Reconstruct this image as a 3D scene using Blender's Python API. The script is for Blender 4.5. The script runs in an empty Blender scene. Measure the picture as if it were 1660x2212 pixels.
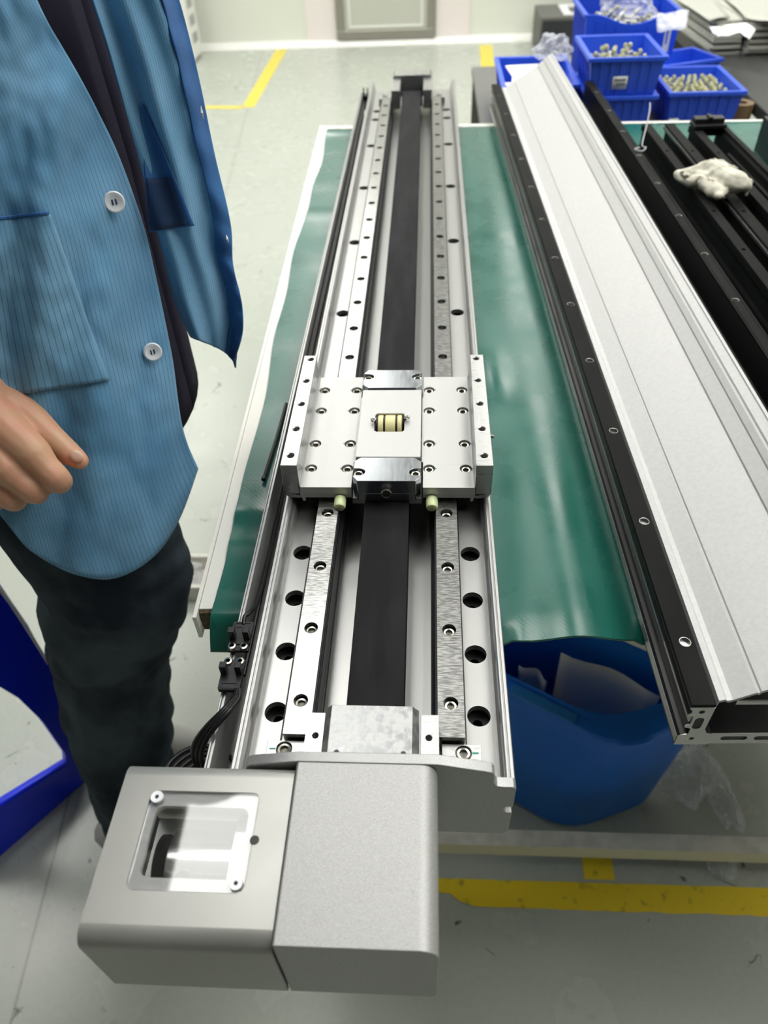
import bpy, bmesh, math, random
from mathutils import Vector, Matrix, noise
random.seed(7)
S = bpy.context.scene
COL = S.collection
PI = math.pi

# ------------------------------------------------------------------ camera
F = 1608.5659; PT, YW, RL = .7633, -.0782, -.0491
ZR = .83
CAM = Vector((.0328, -.2671, .4301 + ZR))
_cy, _sy = math.cos(YW), math.sin(YW)
FW = Vector((_sy*math.cos(PT), _cy*math.cos(PT), -math.sin(PT)))
_r0 = Vector((_cy, -_sy, 0)); _u0 = _r0.cross(FW)
_cr, _sr = math.cos(RL), math.sin(RL)
RT = _cr*_r0 + _sr*_u0; UP = -_sr*_r0 + _cr*_u0
cam = bpy.data.cameras.new('camera'); camo = bpy.data.objects.new('camera', cam); COL.objects.link(camo)
camo.matrix_world = Matrix(((RT.x, UP.x, -FW.x, CAM.x), (RT.y, UP.y, -FW.y, CAM.y), (RT.z, UP.z, -FW.z, CAM.z), (0, 0, 0, 1)))
cam.sensor_fit = 'VERTICAL'; cam.sensor_height = 36; cam.lens = F/2212*36
cam.clip_start = .01; cam.clip_end = 50
cam.dof.use_dof = True; cam.dof.focus_distance = .56; cam.dof.aperture_fstop = 7.5
S.camera = camo

# ------------------------------------------------------------------ world and exposure
W = bpy.data.worlds.new('world'); S.world = W; W.use_nodes = True
W.node_tree.nodes['Background'].inputs[0].default_value = (.86, .92, 1, 1)
W.node_tree.nodes['Background'].inputs[1].default_value = .12
S.view_settings.view_transform = 'Standard'; S.view_settings.look = 'None'
S.view_settings.gamma = 1; S.view_settings.exposure = 0.0
LAMP = 9.0   # strength of the ceiling panels

# ------------------------------------------------------------------ pixel -> place helpers (1660x2212 frame)
def ray(x, y): return FW + RT*((x-830)/F) - UP*((y-1106)/F)
def PZ(x, y, z):
    d = ray(x, y); return CAM + d*((z-CAM.z)/d.z)
def PY(x, y, Y):
    d = ray(x, y); return CAM + d*((Y-CAM.y)/d.y)
def PD(x, y, D): return CAM + ray(x, y)*D

# ------------------------------------------------------------------ materials
def mat(name, col, rough=.5, metal=0, spec=.5, **k):
    m = bpy.data.materials.new(name); m.use_nodes = True
    nt = m.node_tree; b = nt.nodes['Principled BSDF']
    b.inputs['Base Color'].default_value = (*col, 1); b.inputs['Roughness'].default_value = rough
    b.inputs['Metallic'].default_value = metal; b.inputs['Specular IOR Level'].default_value = spec
    if k.get('coat'): b.inputs['Coat Weight'].default_value = k['coat']; b.inputs['Coat Roughness'].default_value = .15
    if k.get('alpha') is not None: b.inputs['Alpha'].default_value = k['alpha']
    if k.get('trans'): b.inputs['Transmission Weight'].default_value = k['trans']
    if k.get('ior'): b.inputs['IOR'].default_value = k['ior']
    if k.get('sheen'): b.inputs['Sheen Weight'].default_value = k['sheen']
    if k.get('sss'): b.inputs['Subsurface Weight'].default_value = k['sss']; b.inputs['Subsurface Scale'].default_value = .01
    if k.get('emit'): b.inputs['Emission Color'].default_value = (*k.get('ecol', col), 1); b.inputs['Emission Strength'].default_value = k['emit']
    n = k.get('noise')      # (scale xyz, colour2, lo, hi)
    if n or k.get('bump') or k.get('rvar'):
        tc = nt.nodes.new('ShaderNodeTexCoord'); mp = nt.nodes.new('ShaderNodeMapping'); nt.links.new(tc.outputs['Object'], mp.inputs[0])
        sc = k.get('scale', (50, 50, 50)); mp.inputs['Scale'].default_value = sc
        no = nt.nodes.new('ShaderNodeTexNoise'); no.inputs['Scale'].default_value = 1; no.inputs['Detail'].default_value = k.get('detail', 4)
        nt.links.new(mp.outputs[0], no.inputs['Vector'])
        if n:
            cr = nt.nodes.new('ShaderNodeValToRGB'); cr.color_ramp.elements[0].position = n[1]; cr.color_ramp.elements[1].position = n[2]
            cr.color_ramp.elements[0].color = (*n[0], 1); cr.color_ramp.elements[1].color = (*col, 1)
            nt.links.new(no.outputs[0], cr.inputs[0]); nt.links.new(cr.outputs[0], b.inputs['Base Color'])
        if k.get('rvar'):
            mr = nt.nodes.new('ShaderNodeMapRange'); mr.inputs['From Min'].default_value = .1; mr.inputs['From Max'].default_value = .9
            mr.inputs['To Min'].default_value = k['rvar'][0]; mr.inputs['To Max'].default_value = k['rvar'][1]
            nt.links.new(no.outputs[0], mr.inputs[0]); nt.links.new(mr.outputs[0], b.inputs['Roughness'])
        if k.get('bump'):
            mp2 = nt.nodes.new('ShaderNodeMapping'); nt.links.new(tc.outputs['Object'], mp2.inputs[0]); mp2.inputs['Scale'].default_value = k['bump'][0]
            n2 = nt.nodes.new('ShaderNodeTexNoise'); n2.inputs['Scale'].default_value = 1; n2.inputs['Detail'].default_value = 3
            nt.links.new(mp2.outputs[0], n2.inputs['Vector'])
            bp = nt.nodes.new('ShaderNodeBump'); bp.inputs['Strength'].default_value = k['bump'][1]; bp.inputs['Distance'].default_value = k['bump'][2]
            nt.links.new(n2.outputs[0], bp.inputs['Height']); nt.links.new(bp.outputs[0], b.inputs['Normal'])
    return m

M = {}
M['wall'] = mat('cleanroom wall panel', (.72, .74, .66), .45)
M['wall_pink'] = mat('pinkish wall panel', (.80, .74, .72), .4)
M['skirting'] = mat('white skirting', (.85, .85, .82), .4)
M['ceiling'] = mat('ceiling tile', (.34, .34, .33), .8)
M['steel_frame'] = mat('brushed stainless frame', (.45, .43, .38), .35, .9, scale=(60, 60, 2), rvar=(.25, .45))
M['door_leaf'] = mat('greenish door panel', (.52, .53, .46), .4)
M['alu'] = mat('anodised aluminium', (.37, .37, .365), .33, .7, scale=(900, 2, 900), bump=((1500, 3, 1500), .08, .0003))
M['alu_in'] = mat('anodised aluminium inside', (.40, .40, .39), .4, .7, scale=(900, 2, 900), bump=((1500, 3, 1500), .08, .0003))
M['mill'] = mat('milled bright aluminium', (.43, .43, .425), .3, .95, scale=(90, 400, 90), rvar=(.2, .42), bump=((200, 900, 200), .05, .0001))
M['satin'] = mat('satin milled plate', (.46, .46, .455), .42, .5, scale=(300, 300, 300), rvar=(.36, .5))
M['polish'] = mat('polished clamp metal', (.36, .38, .40), .2, 1, scale=(300, 60, 300), rvar=(.14, .32))
M['rail'] = mat('ground steel rail', (.40, .40, .39), .25, 1, scale=(160, 1100, 160), rvar=(.20, .30), bump=((300, 1500, 300), .18, .0001), noise=((.23, .23, .225), .38, .60))
M['scratched'] = mat('scratched aluminium block', (.34, .34, .34), .3, .9, scale=(230, 190, 230), rvar=(.18, .6), noise=((.20, .205, .21), .38, .58), detail=9, bump=((500, 700, 500), .2, .0002))
M['belt'] = mat('matt black belt', (.017, .017, .0195), .65, spec=.1, scale=(60, 12, 60), noise=((.008, .008, .0095), .4, .7), bump=((900, 900, 900), .2, .0003))
M['blast'] = mat('sand blasted aluminium', (.37, .37, .37), .42, .7, scale=(1300, 1300, 1300), noise=((.28, .28, .28), .3, .65), bump=((1800, 1800, 1800), .3, .0003), rvar=(.35, .5))
M['blast_box'] = mat('grey blasted cover', (.39, .39, .385), .45, .45, scale=(1300, 1300, 1300), noise=((.30, .30, .295), .3, .65), bump=((1800, 1800, 1800), .3, .0003))
M['cover'] = mat('grey painted motor cover', (.33, .33, .315), .33, .4, scale=(25, 25, 25), rvar=(.26, .40), noise=((.295, .295, .28), .35, .7))
M['black'] = mat('black anodised', (.005, .005, .0055), .35, .0, spec=.22, scale=(40, 10, 40), rvar=(.25, .45))
M['blacktop'] = mat('black anodised top face', (.010, .0098, .0098), .6, .0, spec=.07, scale=(30, 12, 30), noise=((.006, .006, .006), .35, .65))
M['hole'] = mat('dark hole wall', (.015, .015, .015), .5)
M['holewall'] = mat('machined hole wall', (.35, .35, .34), .3, 1)
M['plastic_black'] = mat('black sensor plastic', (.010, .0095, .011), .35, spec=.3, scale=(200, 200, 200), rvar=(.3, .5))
M['cable'] = mat('black cable sheath', (.006, .006, .007), .35, spec=.25)
M['screw'] = mat('nickel screw', (.46, .445, .40), .22, 1)
M['screw_in'] = mat('screw socket', (.10, .095, .08), .35, .9)
M['cover_white'] = mat('pale anodised cover', (.50, .50, .50), .42, .2, scale=(250, 250, 250), noise=((.465, .465, .465), .35, .65), bump=((900, 900, 900), .25, .0003))
M['nipple'] = mat('pale green plastic', (.66, .74, .42), .35, sss=.3)
M['roller'] = mat('cream roller band', (.75, .68, .34), .5)
M['acrylic'] = mat('clear acrylic pane', (1, 1, 1), .03, trans=1, ior=1.49)
M['acrylic_edge'] = mat('frosted acrylic border', (.42, .43, .43), .35, .0, scale=(80, 300, 80), noise=((.5, .5, .5), .3, .7))
M['mirror'] = mat('bright motor end', (.5, .5, .5), .2, 1)
M['table'] = mat('white laminate', (.74, .73, .68), .45)
M['chip'] = mat('bare chipboard', (.16, .11, .06), .9, scale=(300, 300, 300), noise=((.07, .05, .03), .4, .6))
M['frame'] = mat('cream painted steel', (.84, .81, .62), .5)
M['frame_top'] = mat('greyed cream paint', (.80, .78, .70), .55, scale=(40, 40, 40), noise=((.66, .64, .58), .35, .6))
M['bin'] = mat('blue polypropylene', (.018, .085, .66), .42, scale=(20, 20, 20))
M['stool'] = mat('blue plastic stool', (.004, .026, .80), .25)
M['bucket'] = mat('blue plastic tub', (.006, .20, .85), .35, scale=(6, 6, 6), noise=((.005, .16, .78), .3, .7))
M['paper'] = mat('white paper', (.80, .80, .82), .7)
M['label'] = mat('pale paper label', (.60, .62, .58), .7)
M['ink'] = mat('printed ink', (.10, .11, .12), .7)
M['grey_top'] = mat('dark grey worktop', (.055, .055, .052), .5, spec=.25, scale=(200, 200, 200), noise=((.035, .035, .033), .35, .65))
M['grey_side'] = mat('dark cabinet front', (.018, .02, .024), .5)
M['grey_mid'] = mat('grey cabinet side', (.13, .13, .12), .6)
M['strip'] = mat('raw aluminium bar', (.44, .44, .39), .5, .3)
M['white_cab'] = mat('white machine housing', (.80, .80, .76), .4)
M['jeans'] = mat('dark denim', (.058, .076, .096), .95, spec=.15, scale=(14, 14, 9), noise=((.016, .022, .032), .35, .65), bump=((700, 700, 700), .6, .0008))
M['shirt'] = mat('dark navy knit', (.016, .013, .026), .9, spec=.1)
M['skin'] = mat('skin', (.56, .33, .20), .48, sss=.12, scale=(55, 55, 55), noise=((.62, .30, .20), .35, .65), bump=((300, 300, 300), .25, .0006))
M['nail'] = mat('finger nail', (.66, .42, .32), .3)
M['hair'] = mat('black hair', (.01, .009, .008), .6)
M['shoe'] = mat('pale shoe', (.45, .45, .43), .6)
M['button'] = mat('pearl white button', (.76, .78, .82), .22)
M['thread'] = mat('dark thread', (.02, .04, .12), .8)
M['glove'] = mat('soiled white cotton', (.66, .64, .54), .9, scale=(40, 40, 40), noise=((.36, .34, .28), .3, .62), bump=((900, 900, 900), .5, .0008))
M['metal_part'] = mat('small zinc fitting', (.60, .60, .58), .3, .9)
M['yellow_tip'] = mat('pale yellow plastic tip', (.46, .46, .24), .5)
M['card'] = mat('brown tape roll', (.16, .10, .045), .6)
M['tie'] = mat('clear nylon tie', (.7, .72, .74), .3, alpha=.6)
M['tape'] = mat('yellow floor tape', (.82, .60, .012), .55, scale=(45, 45, 45), noise=((.34, .25, .01), .26, .42), detail=6)
M['tape_far'] = mat('clean yellow floor tape', (.75, .62, .08), .5)
M['lamp'] = mat('ceiling lamp diffuser', (1, 1, 1), .5, emit=LAMP, ecol=(1, .99, .95))
M['green_mark'] = mat('green torque paint', (.0, .22, .15), .5)

# plastic film
m = bpy.data.materials.new('clear plastic film'); m.use_nodes = True; nt = m.node_tree; nt.nodes.clear()
o = nt.nodes.new('ShaderNodeOutputMaterial'); mx = nt.nodes.new('ShaderNodeMixShader'); t = nt.nodes.new('ShaderNodeBsdfTransparent')
p = nt.nodes.new('ShaderNodeBsdfPrincipled'); p.inputs['Base Color'].default_value = (.72, .74, .80, 1); p.inputs['Roughness'].default_value = .22
lw = nt.nodes.new('ShaderNodeLayerWeight'); lw.inputs[0].default_value = .35
mr = nt.nodes.new('ShaderNodeMapRange'); mr.inputs['To Min'].default_value = .18; mr.inputs['To Max'].default_value = .68
nt.links.new(lw.outputs['Facing'], mr.inputs[0]); nt.links.new(mr.outputs[0], mx.inputs[0])
nt.links.new(t.outputs[0], mx.inputs[1]); nt.links.new(p.outputs[0], mx.inputs[2]); nt.links.new(mx.outputs[0], o.inputs[0])
M['film'] = m

# green mat
def mat_green():
    m = mat('green bench mat', (.006, .10, .075), .3, spec=.5)
    nt = m.node_tree; b = nt.nodes['Principled BSDF']
    tc = nt.nodes.new('ShaderNodeTexCoord')
    no = nt.nodes.new('ShaderNodeTexNoise'); no.inputs['Scale'].default_value = 14; no.inputs['Detail'].default_value = 6
    nt.links.new(tc.outputs['Object'], no.inputs['Vector'])
    cr = nt.nodes.new('ShaderNodeValToRGB'); cr.color_ramp.elements[0].color = (.004, .085, .062, 1); cr.color_ramp.elements[1].color = (.011, .125, .095, 1)
    cr.color_ramp.elements[0].position = .1; cr.color_ramp.elements[1].position = .9
    nt.links.new(no.outputs[0], cr.inputs[0]); nt.links.new(cr.outputs[0], b.inputs['Base Color'])
    mr = nt.nodes.new('ShaderNodeMapRange'); mr.inputs['From Min'].default_value = .3; mr.inputs['From Max'].default_value = .7
    mr.inputs['To Min'].default_value = .20; mr.inputs['To Max'].default_value = .36
    nt.links.new(no.outputs[0], mr.inputs[0]); nt.links.new(mr.outputs[0], b.inputs['Roughness'])
    w = nt.nodes.new('ShaderNodeTexWave'); w.bands_direction = 'DIAGONAL'; w.inputs['Scale'].default_value = 130; w.inputs['Distortion'].default_value = 5
    nt.links.new(tc.outputs['Object'], w.inputs['Vector'])
    bp = nt.nodes.new('ShaderNodeBump'); bp.inputs['Strength'].default_value = .035; bp.inputs['Distance'].default_value = .0004
    nt.links.new(w.outputs[0], bp.inputs['Height']); nt.links.new(bp.outputs[0], b.inputs['Normal'])
    return m
M['mat'] = mat_green()

# epoxy floor with scuffs and a seam
def mat_floor():
    m = mat('grey epoxy floor', (.32, .35, .31), .3)
    nt = m.node_tree; b = nt.nodes['Principled BSDF']; N = nt.nodes.new; L = nt.links.new
    tc = N('ShaderNodeTexCoord')
    def ns(scale, det, vec=None, dist=0):
        n = N('ShaderNodeTexNoise'); n.inputs['Scale'].default_value = scale; n.inputs['Detail'].default_value = det; n.inputs['Distortion'].default_value = dist
        L(vec or tc.outputs['Object'], n.inputs['Vector']); return n.outputs[0]
    def ramp(src, a, bb, ca, cb):
        r = N('ShaderNodeValToRGB'); r.color_ramp.elements[0].position = a; r.color_ramp.elements[1].position = bb
        r.color_ramp.elements[0].color = (ca,)*3+(1,); r.color_ramp.elements[1].color = (cb,)*3+(1,); L(src, r.inputs[0]); return r.outputs[0]
    def mul(a, c, f=1):
        x = N('ShaderNodeMix'); x.data_type = 'RGBA'; x.blend_type = 'MULTIPLY'; x.inputs[0].default_value = f; L(a, x.inputs[6]); L(c, x.inputs[7]); return x.outputs[2]
    base = N('ShaderNodeRGB'); base.outputs[0].default_value = (.50, .53, .475, 1)
    c = mul(base.outputs[0], ramp(ns(2.2, 3), 0, 1, .9, 1.0))
    c = mul(c, ramp(ns(120, 3), 0, 1, .86, 1))
    spots = ramp(ns(28, 1.5), .235, .265, .16, 1)              # oil drops
    c = mul(c, spots, .85)
    def line(scale, w, gate, gs):        # thin wandering scuffs, gated so they come in short pieces
        n1 = ns(scale, 3, dist=.6); a = N('ShaderNodeMath'); a.operation = 'SUBTRACT'; a.inputs[1].default_value = .5; L(n1, a.inputs[0])
        b_ = N('ShaderNodeMath'); b_.operation = 'ABSOLUTE'; L(a.outputs[0], b_.inputs[0]); l1 = ramp(b_.outputs[0], w*.4, w, 0, 1)
        g = ramp(ns(gs, 6), gate, gate+.04, 1, 0); mx_ = N('ShaderNodeMath'); mx_.operation = 'MAXIMUM'; L(l1, mx_.inputs[0]); L(g, mx_.inputs[1]); return ramp(mx_.outputs[0], 0, 1, .22, 1)
    c = mul(c, line(3.1, .006, .60, 11), .8)
    c = mul(c, line(7.0, .008, .63, 17), .8)
    sp = N('ShaderNodeSeparateXYZ'); L(tc.outputs['Object'], sp.inputs[0])
    m1 = N('ShaderNodeMath'); m1.operation = 'MULTIPLY_ADD'; L(sp.outputs[1], m1.inputs[0]); m1.inputs[1].default_value = .10; m1.inputs[2].default_value = .567
    m2 = N('ShaderNodeMath'); m2.operation = 'ADD'; L(sp.outputs[0], m2.inputs[0]); L(m1.outputs[0], m2.inputs[1])
    m3 = N('ShaderNodeMath'); m3.operation = 'ABSOLUTE'; L(m2.outputs[0], m3.inputs[0])
    c = mul(c, ramp(m3.outputs[0], .0006, .0014, .45, 1), .8)
    L(c, b.inputs['Base Color'])
    rr = N('ShaderNodeMapRange'); rr.inputs['To Min'].default_value = .16; rr.inputs['To Max'].default_value = .36; L(ns(6, 4), rr.inputs[0]); L(rr.outputs[0], b.inputs['Roughness'])
    bp = N('ShaderNodeBump'); bp.inputs['Strength'].default_value = .02; bp.inputs['Distance'].default_value = .001; L(ns(30, 3), bp.inputs['Height']); L(bp.outputs[0], b.inputs['Normal'])
    return m
M['floor'] = mat_floor()

# blue coat cloth with a fine dark thread grid (UV stripes)
def mat_cloth(name, c1, c2, stripes, dark):
    m = mat(name, c1, .75); nt = m.node_tree; b = nt.nodes['Principled BSDF']; N = nt.nodes.new; L = nt.links.new
    b.inputs['Sheen Weight'].default_value = .15
    uv = N('ShaderNodeUVMap'); uv.uv_map = 'UVMap'; sp = N('ShaderNodeSeparateXYZ'); L(uv.outputs[0], sp.inputs[0])
    a = N('ShaderNodeMath'); a.operation = 'MULTIPLY'; a.inputs[1].default_value = stripes; L(sp.outputs[0], a.inputs[0])
    fr = N('ShaderNodeMath'); fr.operation = 'FRACT'; L(a.outputs[0], fr.inputs[0])
    lt = N('ShaderNodeMath'); lt.operation = 'LESS_THAN'; lt.inputs[1].default_value = .13; L(fr.outputs[0], lt.inputs[0])
    tc = N('ShaderNodeTexCoord'); no = N('ShaderNodeTexNoise'); no.inputs['Scale'].default_value = 16; no.inputs['Detail'].default_value = 4; L(tc.outputs['Object'], no.inputs['Vector'])
    cr = N('ShaderNodeValToRGB'); cr.color_ramp.elements[0].position = .35; cr.color_ramp.elements[1].position = .65
    cr.color_ramp.elements[0].color = (*c2, 1); cr.color_ramp.elements[1].color = (*c1, 1); L(no.outputs[0], cr.inputs[0])
    mx = N('ShaderNodeMix'); mx.data_type = 'RGBA'; mx.blend_type = 'MIX'; L(lt.outputs[0], mx.inputs[0]); L(cr.outputs[0], mx.inputs[6]); mx.inputs[7].default_value = (*dark, 1)
    L(mx.outputs[2], b.inputs['Base Color'])
    n2 = N('ShaderNodeTexNoise'); n2.inputs['Scale'].default_value = 30; n2.inputs['Detail'].default_value = 5; L(tc.outputs['Object'], n2.inputs['Vector'])
    bp = N('ShaderNodeBump'); bp.inputs['Strength'].default_value = .35; bp.inputs['Distance'].default_value = .004; L(n2.outputs[0], bp.inputs['Height']); L(bp.outputs[0], b.inputs['Normal'])
    tl = N('ShaderNodeBsdfTranslucent'); L(mx.outputs[2], tl.inputs[0]); ms = N('ShaderNodeMixShader'); ms.inputs[0].default_value = .30
    out_ = nt.nodes['Material Output']; L(b.outputs[0], ms.inputs[1]); L(tl.outputs[0], ms.inputs[2]); L(ms.outputs[0], out_.inputs[0])
    return m
M['coat'] = mat_cloth('light blue smock cloth', (.24, .50, .74), (.14, .38, .62), 75, (.09, .26, .48))
M['coat_in'] = mat_cloth('inside of blue smock', (.26, .52, .74), (.16, .40, .62), 34, (.08, .24, .46))
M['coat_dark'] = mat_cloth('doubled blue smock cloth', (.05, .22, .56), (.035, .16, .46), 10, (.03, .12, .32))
M['pocket_in'] = mat_cloth('navy pocket bag', (.012, .055, .17), (.008, .035, .11), 6, (.01, .04, .13))

# ------------------------------------------------------------------ mesh helpers
def new_obj(name, me, m, parent=None):
    o = bpy.data.objects.new(name, me); COL.objects.link(o)
    if m is not None:
        for x in (m if isinstance(m, (list, tuple)) else [m]): me.materials.append(x)
    if parent is not None: o.parent = parent; o.matrix_parent_inverse = Matrix.Identity(4); o.matrix_basis = parent.matrix_world.inverted() if False else Matrix.Identity(4)
    return o
def smooth(me, ang=35):
    me.shade_smooth()
    try: me.set_sharp_from_angle(angle=math.radians(ang))
    except Exception: pass
def obj(name, bm, m, parent=None, sm=True, bev=0, ang=35, seg=2):
    bmesh.ops.recalc_face_normals(bm, faces=bm.faces)
    me = bpy.data.meshes.new(name); bm.to_mesh(me); bm.free()
    if sm: smooth(me, ang)
    o = new_obj(name, me, m, parent)
    if bev:
        b = o.modifiers.new('bevel', 'BEVEL'); b.width = bev; b.segments = seg; b.limit_method = 'ANGLE'; b.angle_limit = math.radians(40)
        b.harden_normals = True
    return o
def tag(o, label=None, cat=None, group=None, kind=None):
    if label: o['label'] = label
    if cat: o['category'] = cat
    if group: o['group'] = group
    if kind: o['kind'] = kind
    return o
def thing(name, label, cat, group=None, loc=(0, 0, 0), rz=0):
    o = bpy.data.objects.new(name, None); COL.objects.link(o); o.location = loc; o.rotation_euler = (0, 0, rz); o.empty_display_size = .02
    return tag(o, label, cat, group)
def box(bm, a, b, M_=None, mi=0):
    vs = [bm.verts.new((x, y, z)) for x in (a[0], b[0]) for y in (a[1], b[1]) for z in (a[2], b[2])]
    if M_ is not None:
        for v in vs: v.co = M_ @ v.co
    for f in ((0, 1, 3, 2), (4, 6, 7, 5), (0, 4, 5, 1), (2, 3, 7, 6), (0, 2, 6, 4), (1, 5, 7, 3)):
        fc = bm.faces.new([vs[i] for i in f]); fc.material_index = mi
    return vs
def prism(bm, pts, f, mi=0):
    """pts: 2D polygon, f(u,v,k)->3D with k in 0,1 : closed prism"""
    n = len(pts); A = [bm.verts.new(f(u, v, 0)) for u, v in pts]; B = [bm.verts.new(f(u, v, 1)) for u, v in pts]
    for fc in ([bm.faces.new(A), bm.faces.new(B[::-1])] + [bm.faces.new((A[i], A[(i+1) % n], B[(i+1) % n], B[i])) for i in range(n)]): fc.material_index = mi
def ext_y(bm, pts, y0, y1, mi=0): prism(bm, pts, lambda u, v, k: (u, (y0, y1)[k], v), mi)
def ext_z(bm, pts, z0, z1, mi=0): prism(bm, pts, lambda u, v, k: (u, v, (z0, z1)[k]), mi)
def cyl(bm, p, q, r, n=20, r2=None, mi=0, caps=True):
    p, q = Vector(p), Vector(q); d = (q-p).normalized(); a = d.orthogonal().normalized(); b = d.cross(a); r2 = r if r2 is None else r2
    A = [bm.verts.new(p + r*(a*math.cos(2*PI*i/n)+b*math.sin(2*PI*i/n))) for i in range(n)]
    B = [bm.verts.new(q + r2*(a*math.cos(2*PI*i/n)+b*math.sin(2*PI*i/n))) for i in range(n)]
    fs = [bm.faces.new((A[i], A[(i+1) % n], B[(i+1) % n], B[i])) for i in range(n)]
    if caps: fs += [bm.faces.new(A[::-1]), bm.faces.new(B)]
    for f_ in fs: f_.material_index = mi
def lathe(bm, c, prof, ax=(0, 0, 1), n=24, mi=0):
    ax = Vector(ax).normalized(); a = ax.orthogonal().normalized(); b = ax.cross(a); c = Vector(c); rings = []
    for r, h in prof:
        if r < 1e-7: rings.append([bm.verts.new(c+ax*h)])
        else: rings.append([bm.verts.new(c+ax*h+r*(a*math.cos(2*PI*i/n)+b*math.sin(2*PI*i/n))) for i in range(n)])
    for R1, R2 in zip(rings, rings[1:]):
        for i in range(n):
            j = (i+1) % n
            if len(R1) == 1 and len(R2) == 1: continue
            if len(R1) == 1: f_ = bm.faces.new((R1[0], R2[j], R2[i]))
            elif len(R2) == 1: f_ = bm.faces.new((R1[i], R1[j], R2[0]))
            else: f_ = bm.faces.new((R1[i], R1[j], R2[j], R2[i]))
            f_.material_index = mi
def spline(pts, k=6):
    P = [Vector(p) for p in pts]; out = []
    for i in range(len(P)-1):
        a = P[max(i-1, 0)]; b = P[i]; c = P[i+1]; d = P[min(i+2, len(P)-1)]
        for j in range(k):
            t = j/k; out.append(.5*((2*b)+(c-a)*t+(2*a-5*b+4*c-d)*t*t+(3*b-a-3*c+d)*t**3))
    out.append(P[-1]); return out
def tube(bm, pts, r, n=10, mi=0, caps=True):
    P = [Vector(p) for p in pts]; R = r if isinstance(r, (list, tuple)) else [r]*len(P); rings = []; a = None
    for i, p in enumerate(P):
        d = (P[min(i+1, len(P)-1)]-P[max(i-1, 0)]).normalized()
        a = d.orthogonal().normalized() if a is None else (a-d*a.dot(d)).normalized()
        b = d.cross(a); rings.append([bm.verts.new(p+R[i]*(a*math.cos(2*PI*j/n)+b*math.sin(2*PI*j/n))) for j in range(n)])
    for A, B in zip(rings, rings[1:]):
        for j in range(n): bm.faces.new((A[j], A[(j+1) % n], B[(j+1) % n], B[j])).material_index = mi
    if caps: bm.faces.new(rings[0][::-1]).material_index = mi; bm.faces.new(rings[-1]).material_index = mi
def rrect(x0, y0, x1, y1, r, k=5):
    out = []
    for cx, cy, a0 in ((x1-r, y1-r, 0), (x0+r, y1-r, 90), (x0+r, y0+r, 180), (x1-r, y0+r, 270)):
        for i in range(k+1):
            a = math.radians(a0+90*i/k); out.append((cx+r*math.cos(a), cy+r*math.sin(a)))
    return out
def circ(x, y, r, n=24): return [(x+r*math.cos(2*PI*i/n), y+r*math.sin(2*PI*i/n)) for i in range(n)]
def plate_mesh(outline, holes, z0, z1, Mx=None):
    """plate with real through holes (2D curve fill)"""
    cu = bpy.data.curves.new('tmp', 'CURVE'); cu.dimensions = '2D'; cu.fill_mode = 'BOTH'; cu.extrude = (z1-z0)/2
    for pl in [outline]+holes:
        s = cu.splines.new('POLY'); s.points.add(len(pl)-1); s.use_cyclic_u = True
        for i, (x, y) in enumerate(pl): s.points[i].co = (x, y, 0, 1)
    t = bpy.data.objects.new('tmp', cu); me = bpy.data.meshes.new_from_object(t); bpy.data.objects.remove(t); bpy.data.curves.remove(cu)
    bm = bmesh.new(); bm.from_mesh(me); bpy.data.meshes.remove(me)
    for v in bm.verts:
        v.co.z += (z0+z1)/2
        if Mx is not None: v.co = Mx @ v.co
    bmesh.ops.remove_doubles(bm, verts=bm.verts, dist=1e-6)
    return bm
def merge(bm, b2, mi=None):
    me = bpy.data.meshes.new('t'); b2.to_mesh(me); b2.free(); n = len(bm.faces); bm.from_mesh(me); bpy.data.meshes.remove(me)
    if mi is not None:
        bm.faces.ensure_lookup_table()
        for f_ in bm.faces[n:]: f_.material_index = mi
    return bm
def copy_tree(o, parent=None):
    c = o.copy(); COL.objects.link(c); c.parent = parent
    for ch in list(o.children): copy_tree(ch, c)
    return c
def struct(name, bm, m, parent=None, **k):
    o = obj(name, bm, m, parent, **k)
    if parent is None: o['kind'] = 'structure'
    return o
def simple_box(name, a, b, m, parent=None, bev=0, fn=obj):
    bm = bmesh.new(); box(bm, a, b); return fn(name, bm, m, parent, bev=bev)

# ------------------------------------------------------------------ room shell
X0, X1, Y0, Y1, ZC = -3.2, 5.0, -2.6, 5.9, 2.8
simple_box('floor', (X0-.1, Y0-.1, -.1), (X1+.1, Y1+.1, 0), M['floor'], fn=struct)
simple_box('ceiling', (X0-.1, Y0-.1, ZC), (X1+.1, Y1+.1, ZC+.1), M['ceiling'], fn=struct)
simple_box('wall_back', (X0-.1, Y1, 0), (X1+.1, Y1+.1, ZC), M['wall'], fn=struct)
simple_box('wall_front', (X0-.1, Y0-.1, 0), (X1+.1, Y0, ZC), M['grey_mid'], fn=struct)
simple_box('wall_left', (X0-.1, Y0, 0), (X0, Y1, ZC), M['wall'], fn=struct)
simple_box('wall_right', (X1, Y0, 0), (X1+.1, Y1, ZC), M['wall'], fn=struct)
bm = bmesh.new(); ext_x = [(Y1, 0), (Y1, .03), (Y1-.012, .03), (Y1-.022, .026), (Y1-.085, .004), (Y1-.09, 0)]
prism(bm, ext_x, lambda u, v, k: ((X0, X1)[k], u, v)); struct('baseboard_back', bm, M['skirting'])
simple_box('wall_panel', (-.83, Y1-.012, .031), (-.62, Y1, 2.4), M['wall_pink'], fn=struct).name = 'trim_1'
simple_box('wall_panel', (.085, Y1-.012, .031), (.318, Y1, 2.4), M['wall_pink'], fn=struct).name = 'trim_2'
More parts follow.
